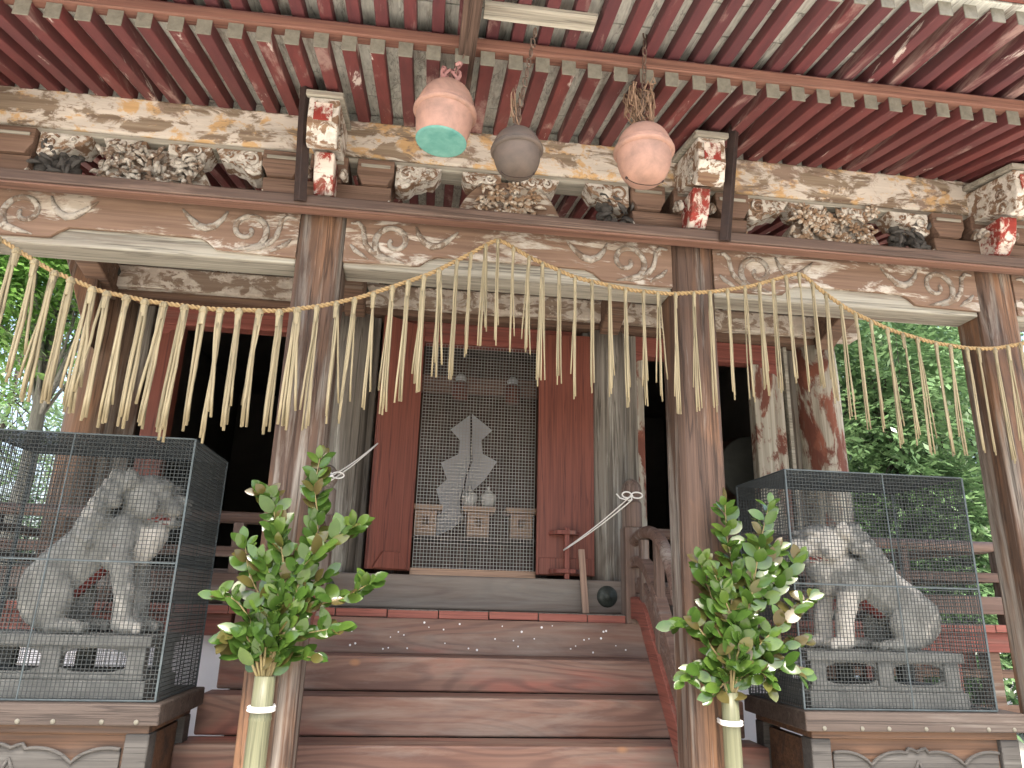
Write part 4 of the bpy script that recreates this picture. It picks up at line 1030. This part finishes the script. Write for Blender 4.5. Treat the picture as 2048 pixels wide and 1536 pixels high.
GO = thing('paper_streamer', 'tall zigzag white paper streamer on a wand behind the wire screen', 'streamer', (-.02, 3.16, 1.64))
for pts in ([(520, 455), (605, 540), (560, 590), (565, 660), (625, 700), (575, 790), (535, 835), (478, 900), (500, 770), (522, 700)],
            [(513, 460), (430, 535), (470, 590), (465, 660), (390, 705), (415, 790), (370, 840), (395, 950), (345, 1010), (370, 1080), (440, 1040), (485, 990), (466, 910), (494, 770), (512, 700)]):
    P = [bp(*zp(510+(q[0]-510)*1.22, q[1]), Y=3.16)-Vector((-.02, 3.16, 1.64)) for q in pts]
    obj('folded_paper', prism(BM(), [(v.x, v.z) for v in P], 'y', -.002, .002), 'shadepaper', GO)
bm = BM(); box(bm, .010, .034, .006, .02, .0, 1.70); obj('wand', bm, 'iron', GO)
boxo('inner_beam', 'orange_dull', SH, -.97, .97, 3.3, 3.4, 3.62, 3.80, .006)
boxo('altar_back', 'darkwall', SH, -.97, .97, 3.9, 3.95, 1.64, 4.2, 0)
for x in (-.12, .42):
    T = thing('hanging_ornament', 'red ornament with white top hanging inside the doorway, %s of two' % ('left' if x < 0 else 'right'), 'ornament', (x, 3.24, 3.52), 'red ornaments in the doorway')
    bm = BM(); lathe(bm, [(0, 0), (.07, 0), (.085, .06), (.085, .16), (.06, .2), (0, .2)], 16); obj('ornament_body', bm, 'redlac', T, True)
    bm = BM(); lathe(bm, [(0, .2005), (.05, .2005), (.06, .24), (.03, .28), (0, .28)], 14); obj('ornament_top', bm, 'papr', T, True)
# drum in the right opening
D = thing('standing_drum', 'large drum with pale skin in the dark right doorway', 'drum', (2.72, 3.0, 1.64))
bm = BM(); lathe(bm, [(0, -.3), (.31, -.3), (.36, -.1), (.36, .1), (.31, .3)], 28); o = obj('drum_shell', bm, 'darkwall', D, True); o.location = (0, 0, 1.22); o.rotation_euler = (pi/2, 0, 0)
bm = BM(); lathe(bm, [(0, .31), (.30, .306), (.318, .30), (.318, .26)], 28); o = obj('drum_skin', bm, 'drum', D, True); o.location = (0, 0, 1.22); o.rotation_euler = (pi/2, 0, 0)
for sx in (-.22, .22): boxo('drum_leg', 'darkwall', D, sx-.035, sx+.035, -.2, .2, 0, .93, .005)

# prop stick and cords
a = bp(1172, 1222, Y=1.58); a.z = 1.49; b = bp(1163, 1098, Y=1.74)
ps = plank_between('prop_stick', a, b, .05, .022, 'railz', None); tag(ps, 'plain wooden stick leaning against the right red door', 'stick')
ps.data.materials[0] = wood('raw_stick', (.30, .18, .135), (.42, .28, .21), None, .5, 'x', .7, .3, 20)
def cord(lab, A, B_, rad):
    T = thing('tie_cord', lab, 'cord', B_)
    A = A-B_; bm = BM()
    for o_ in (Vector((0, 0, 0)), Vector((.0, -.012, -.03))):
        tube(bm, [A+o_*.1+(o_*1.0-A)*t+Vector((0, 0, -.015*sin(pi*t))) for t in [k/10 for k in range(11)]], .005, 6)
    obj('cord_line', bm, 'cord', T, True)
    bm = BM()
    for s, l in ((1, .085), (-1, .07)):
        tube(bm, [(s*l*(1-cos(q))*.5, -.01, .022*sin(q)*s+.006) for q in [k*2*pi/14 for k in range(15)]], .0055, 6)
    tube(bm, [(0, -.012, 0), (-.05, -.015, -.03), (-.09, -.015, -.02), (-.115, -.015, .01)], .0055, 6)
    tube(bm, [(0, -.012, 0), (.0, -.02, -.03), (-.03, -.02, -.04)], .0055, 6)
    ell(bm, (0, -.012, 0), (.014, .012, .012)); obj('cord_bow', bm, 'cord', T, True)
cord('white cord tied from the right door bolt to the newel post', bp(1127, 1100, Y=1.79), bp(1262, 992, Y=1.30), .005)
cord('thin white cord tied beside the left door in a bow', bp(757, 885, Y=1.72), bp(664, 952, Y=1.30), .004)
bm = BM(); tube(bm, [(1.055+.077*0, 0, 0), (1.055, 0, .001)], .001, 4); bm.free()

# ------------------------------------------------------------------ trees
def tree(name, label, base, height, crown_c, crown_r, n_leaf, lsize, trunk_r, mat, bark, seed, lean=(0, 0), clumps=26, group='trees around the shrine', shell=.55):
    rd = random.Random(seed); T = thing(name, label, 'tree', base, group)
    cc = Vector(crown_c)-Vector(base)
    bm = BM(); top = Vector((lean[0], lean[1], height*.8)); P = []
    for k in range(9):
        t = k/8; P.append(top*t+Vector((rd.uniform(-.05, .05), rd.uniform(-.05, .05), 0))*t*height*.2)
    tube(bm, P, [trunk_r*(1.25 if k == 0 else 1-.085*k) for k in range(9)], 12)
    cl = []
    for i in range(clumps):
        while True:
            v = Vector((rd.uniform(-1, 1), rd.uniform(-1, 1), rd.uniform(-1, 1)))
            if shell < v.length <= 1: break
        cl.append((cc+Vector((v.x*crown_r[0], v.y*crown_r[1], v.z*crown_r[2])), rd.uniform(.75, 1.25)))
    for c, _s in cl[:clumps]:
        s_ = P[rd.randint(5, 8)]; mid = (s_+c)/2+Vector((rd.uniform(-.2, .2), rd.uniform(-.2, .2), rd.uniform(0, .3)))
        tube(bm, [s_, (s_+mid)/2, mid, (mid+c)/2, c], [trunk_r*.2, trunk_r*.15, trunk_r*.11, trunk_r*.07, trunk_r*.03], 6)
    obj('trunk', bm, bark, T, True)
    V = []; Fc = []; per = n_leaf//clumps; cr = (crown_r[0]*crown_r[1]*crown_r[2])**(1/3)*1.45/(clumps**(1/3))
    for c, s_ in cl:
        # each clump is made of sprays: short twigs with rows of leaves
        ns = max(3, per//9)
        for j in range(ns):
            v = Vector((rd.gauss(0, 1), rd.gauss(0, 1), rd.gauss(0, .75))).normalized()
            p0 = c+v*(cr*s_*rd.uniform(.45, 1.0)); dr = (v+Vector((rd.uniform(-.5, .5), rd.uniform(-.5, .5), rd.uniform(-.7, .15)))).normalized()
            for k in range(9):
                p_ = p0+dr*(lsize*.42*k); sd_ = dr.cross(Vector((rd.uniform(-.3, .3), rd.uniform(-.3, .3), 1))).normalized()*(1 if k % 2 else -1)
                d = (dr*.6+sd_*rd.uniform(.4, 1)+Vector((0, 0, rd.uniform(-.5, .15)))).normalized()
                l = lsize*rd.uniform(.75, 1.2); wv = d.cross(Vector((rd.uniform(-.5, .5), rd.uniform(-.5, .5), 1))).normalized()*l*.23
                i0 = len(V); V += [p_, p_+d*l*.5+wv, p_+d*l, p_+d*l*.5-wv]; Fc.append((i0, i0+1, i0+2, i0+3))
    me = bpy.data.meshes.new('crown'); me.from_pydata([tuple(v) for v in V], [], Fc); me.materials.append(MT[mat])
    o = bpy.data.objects.new('crown', me); COL.objects.link(o); o.parent = T
    return T
tree('evergreen_tree', 'dense glossy evergreen tree beside the right hall post', (6.9, 6.6, 0), 6.6, (6.8, 6.3, 4.3), (1.5, 1.2, 2.5), 22000, .15, .14, 'leafd', 'barkd', 1, clumps=44, shell=.3)
tree('evergreen_tree', 'dark evergreen tree behind the right porch post', (9.6, 9.2, 0), 9, (9.4, 9.2, 5.0), (2.3, 1.8, 3.8), 24000, .18, .2, 'leafd', 'barkd', 2, clumps=46, shell=.3)
tree('evergreen_tree', 'tall evergreen tree farthest back in the gap under the right beam', (11.4, 13.0, 0), 12, (11.2, 13.0, 6.0), (3.4, 2.0, 5.0), 22000, .24, .22, 'leafd', 'barkd', 3, clumps=46, shell=.3)
tree('evergreen_tree', 'low evergreen bush behind the right veranda railing', (7.4, 6.0, 0), 3, (7.3, 6.0, 1.6), (1.5, 1.1, 1.3), 11000, .14, .07, 'leafd', 'barkd', 4, clumps=26, shell=.3)
tree('broadleaf_tree', 'pale straight trunked tree with bright leaves left of the hall', (-5.64, 6.2, 0), 7.4, (-5.9, 6.2, 6.1), (1.5, 1.2, 1.35), 11000, .13, .15, 'leafb', 'bark', 5, (-.05, .1), clumps=44, shell=.25)
tree('broadleaf_tree', 'dark slender trunked tree close to the left hall corner', (-6.15, 8.2, 0), 9, (-6.6, 8.6, 6.9), (1.9, 1.4, 1.7), 8000, .15, .085, 'leafb', 'barkd', 6, clumps=40, shell=.25)
tree('broadleaf_tree', 'distant thin leafy tree at far left with white sky between its leaves', (-9.2, 12.0, 0), 9, (-8.8, 12.0, 4.6), (2.2, 1.6, 2.6), 3600, .20, .10, 'leafd', 'barkd', 9, clumps=34, shell=.2)
tree('broadleaf_tree', 'low shrubby tree behind the left veranda railing', (-7.0, 8.5, 0), 3.4, (-7.0, 8.4, 1.5), (1.8, 1.3, 1.4), 10000, .14, .07, 'leafd', 'barkd', 10, clumps=26, shell=.3)
tree('broadleaf_tree', 'bright leafy tree at the left edge of the photograph', (-7.3, 5.0, 0), 7.0, (-6.5, 5.2, 5.4), (1.1, 1.0, 1.3), 8000, .13, .11, 'leafb', 'bark', 12, clumps=34, shell=.25)
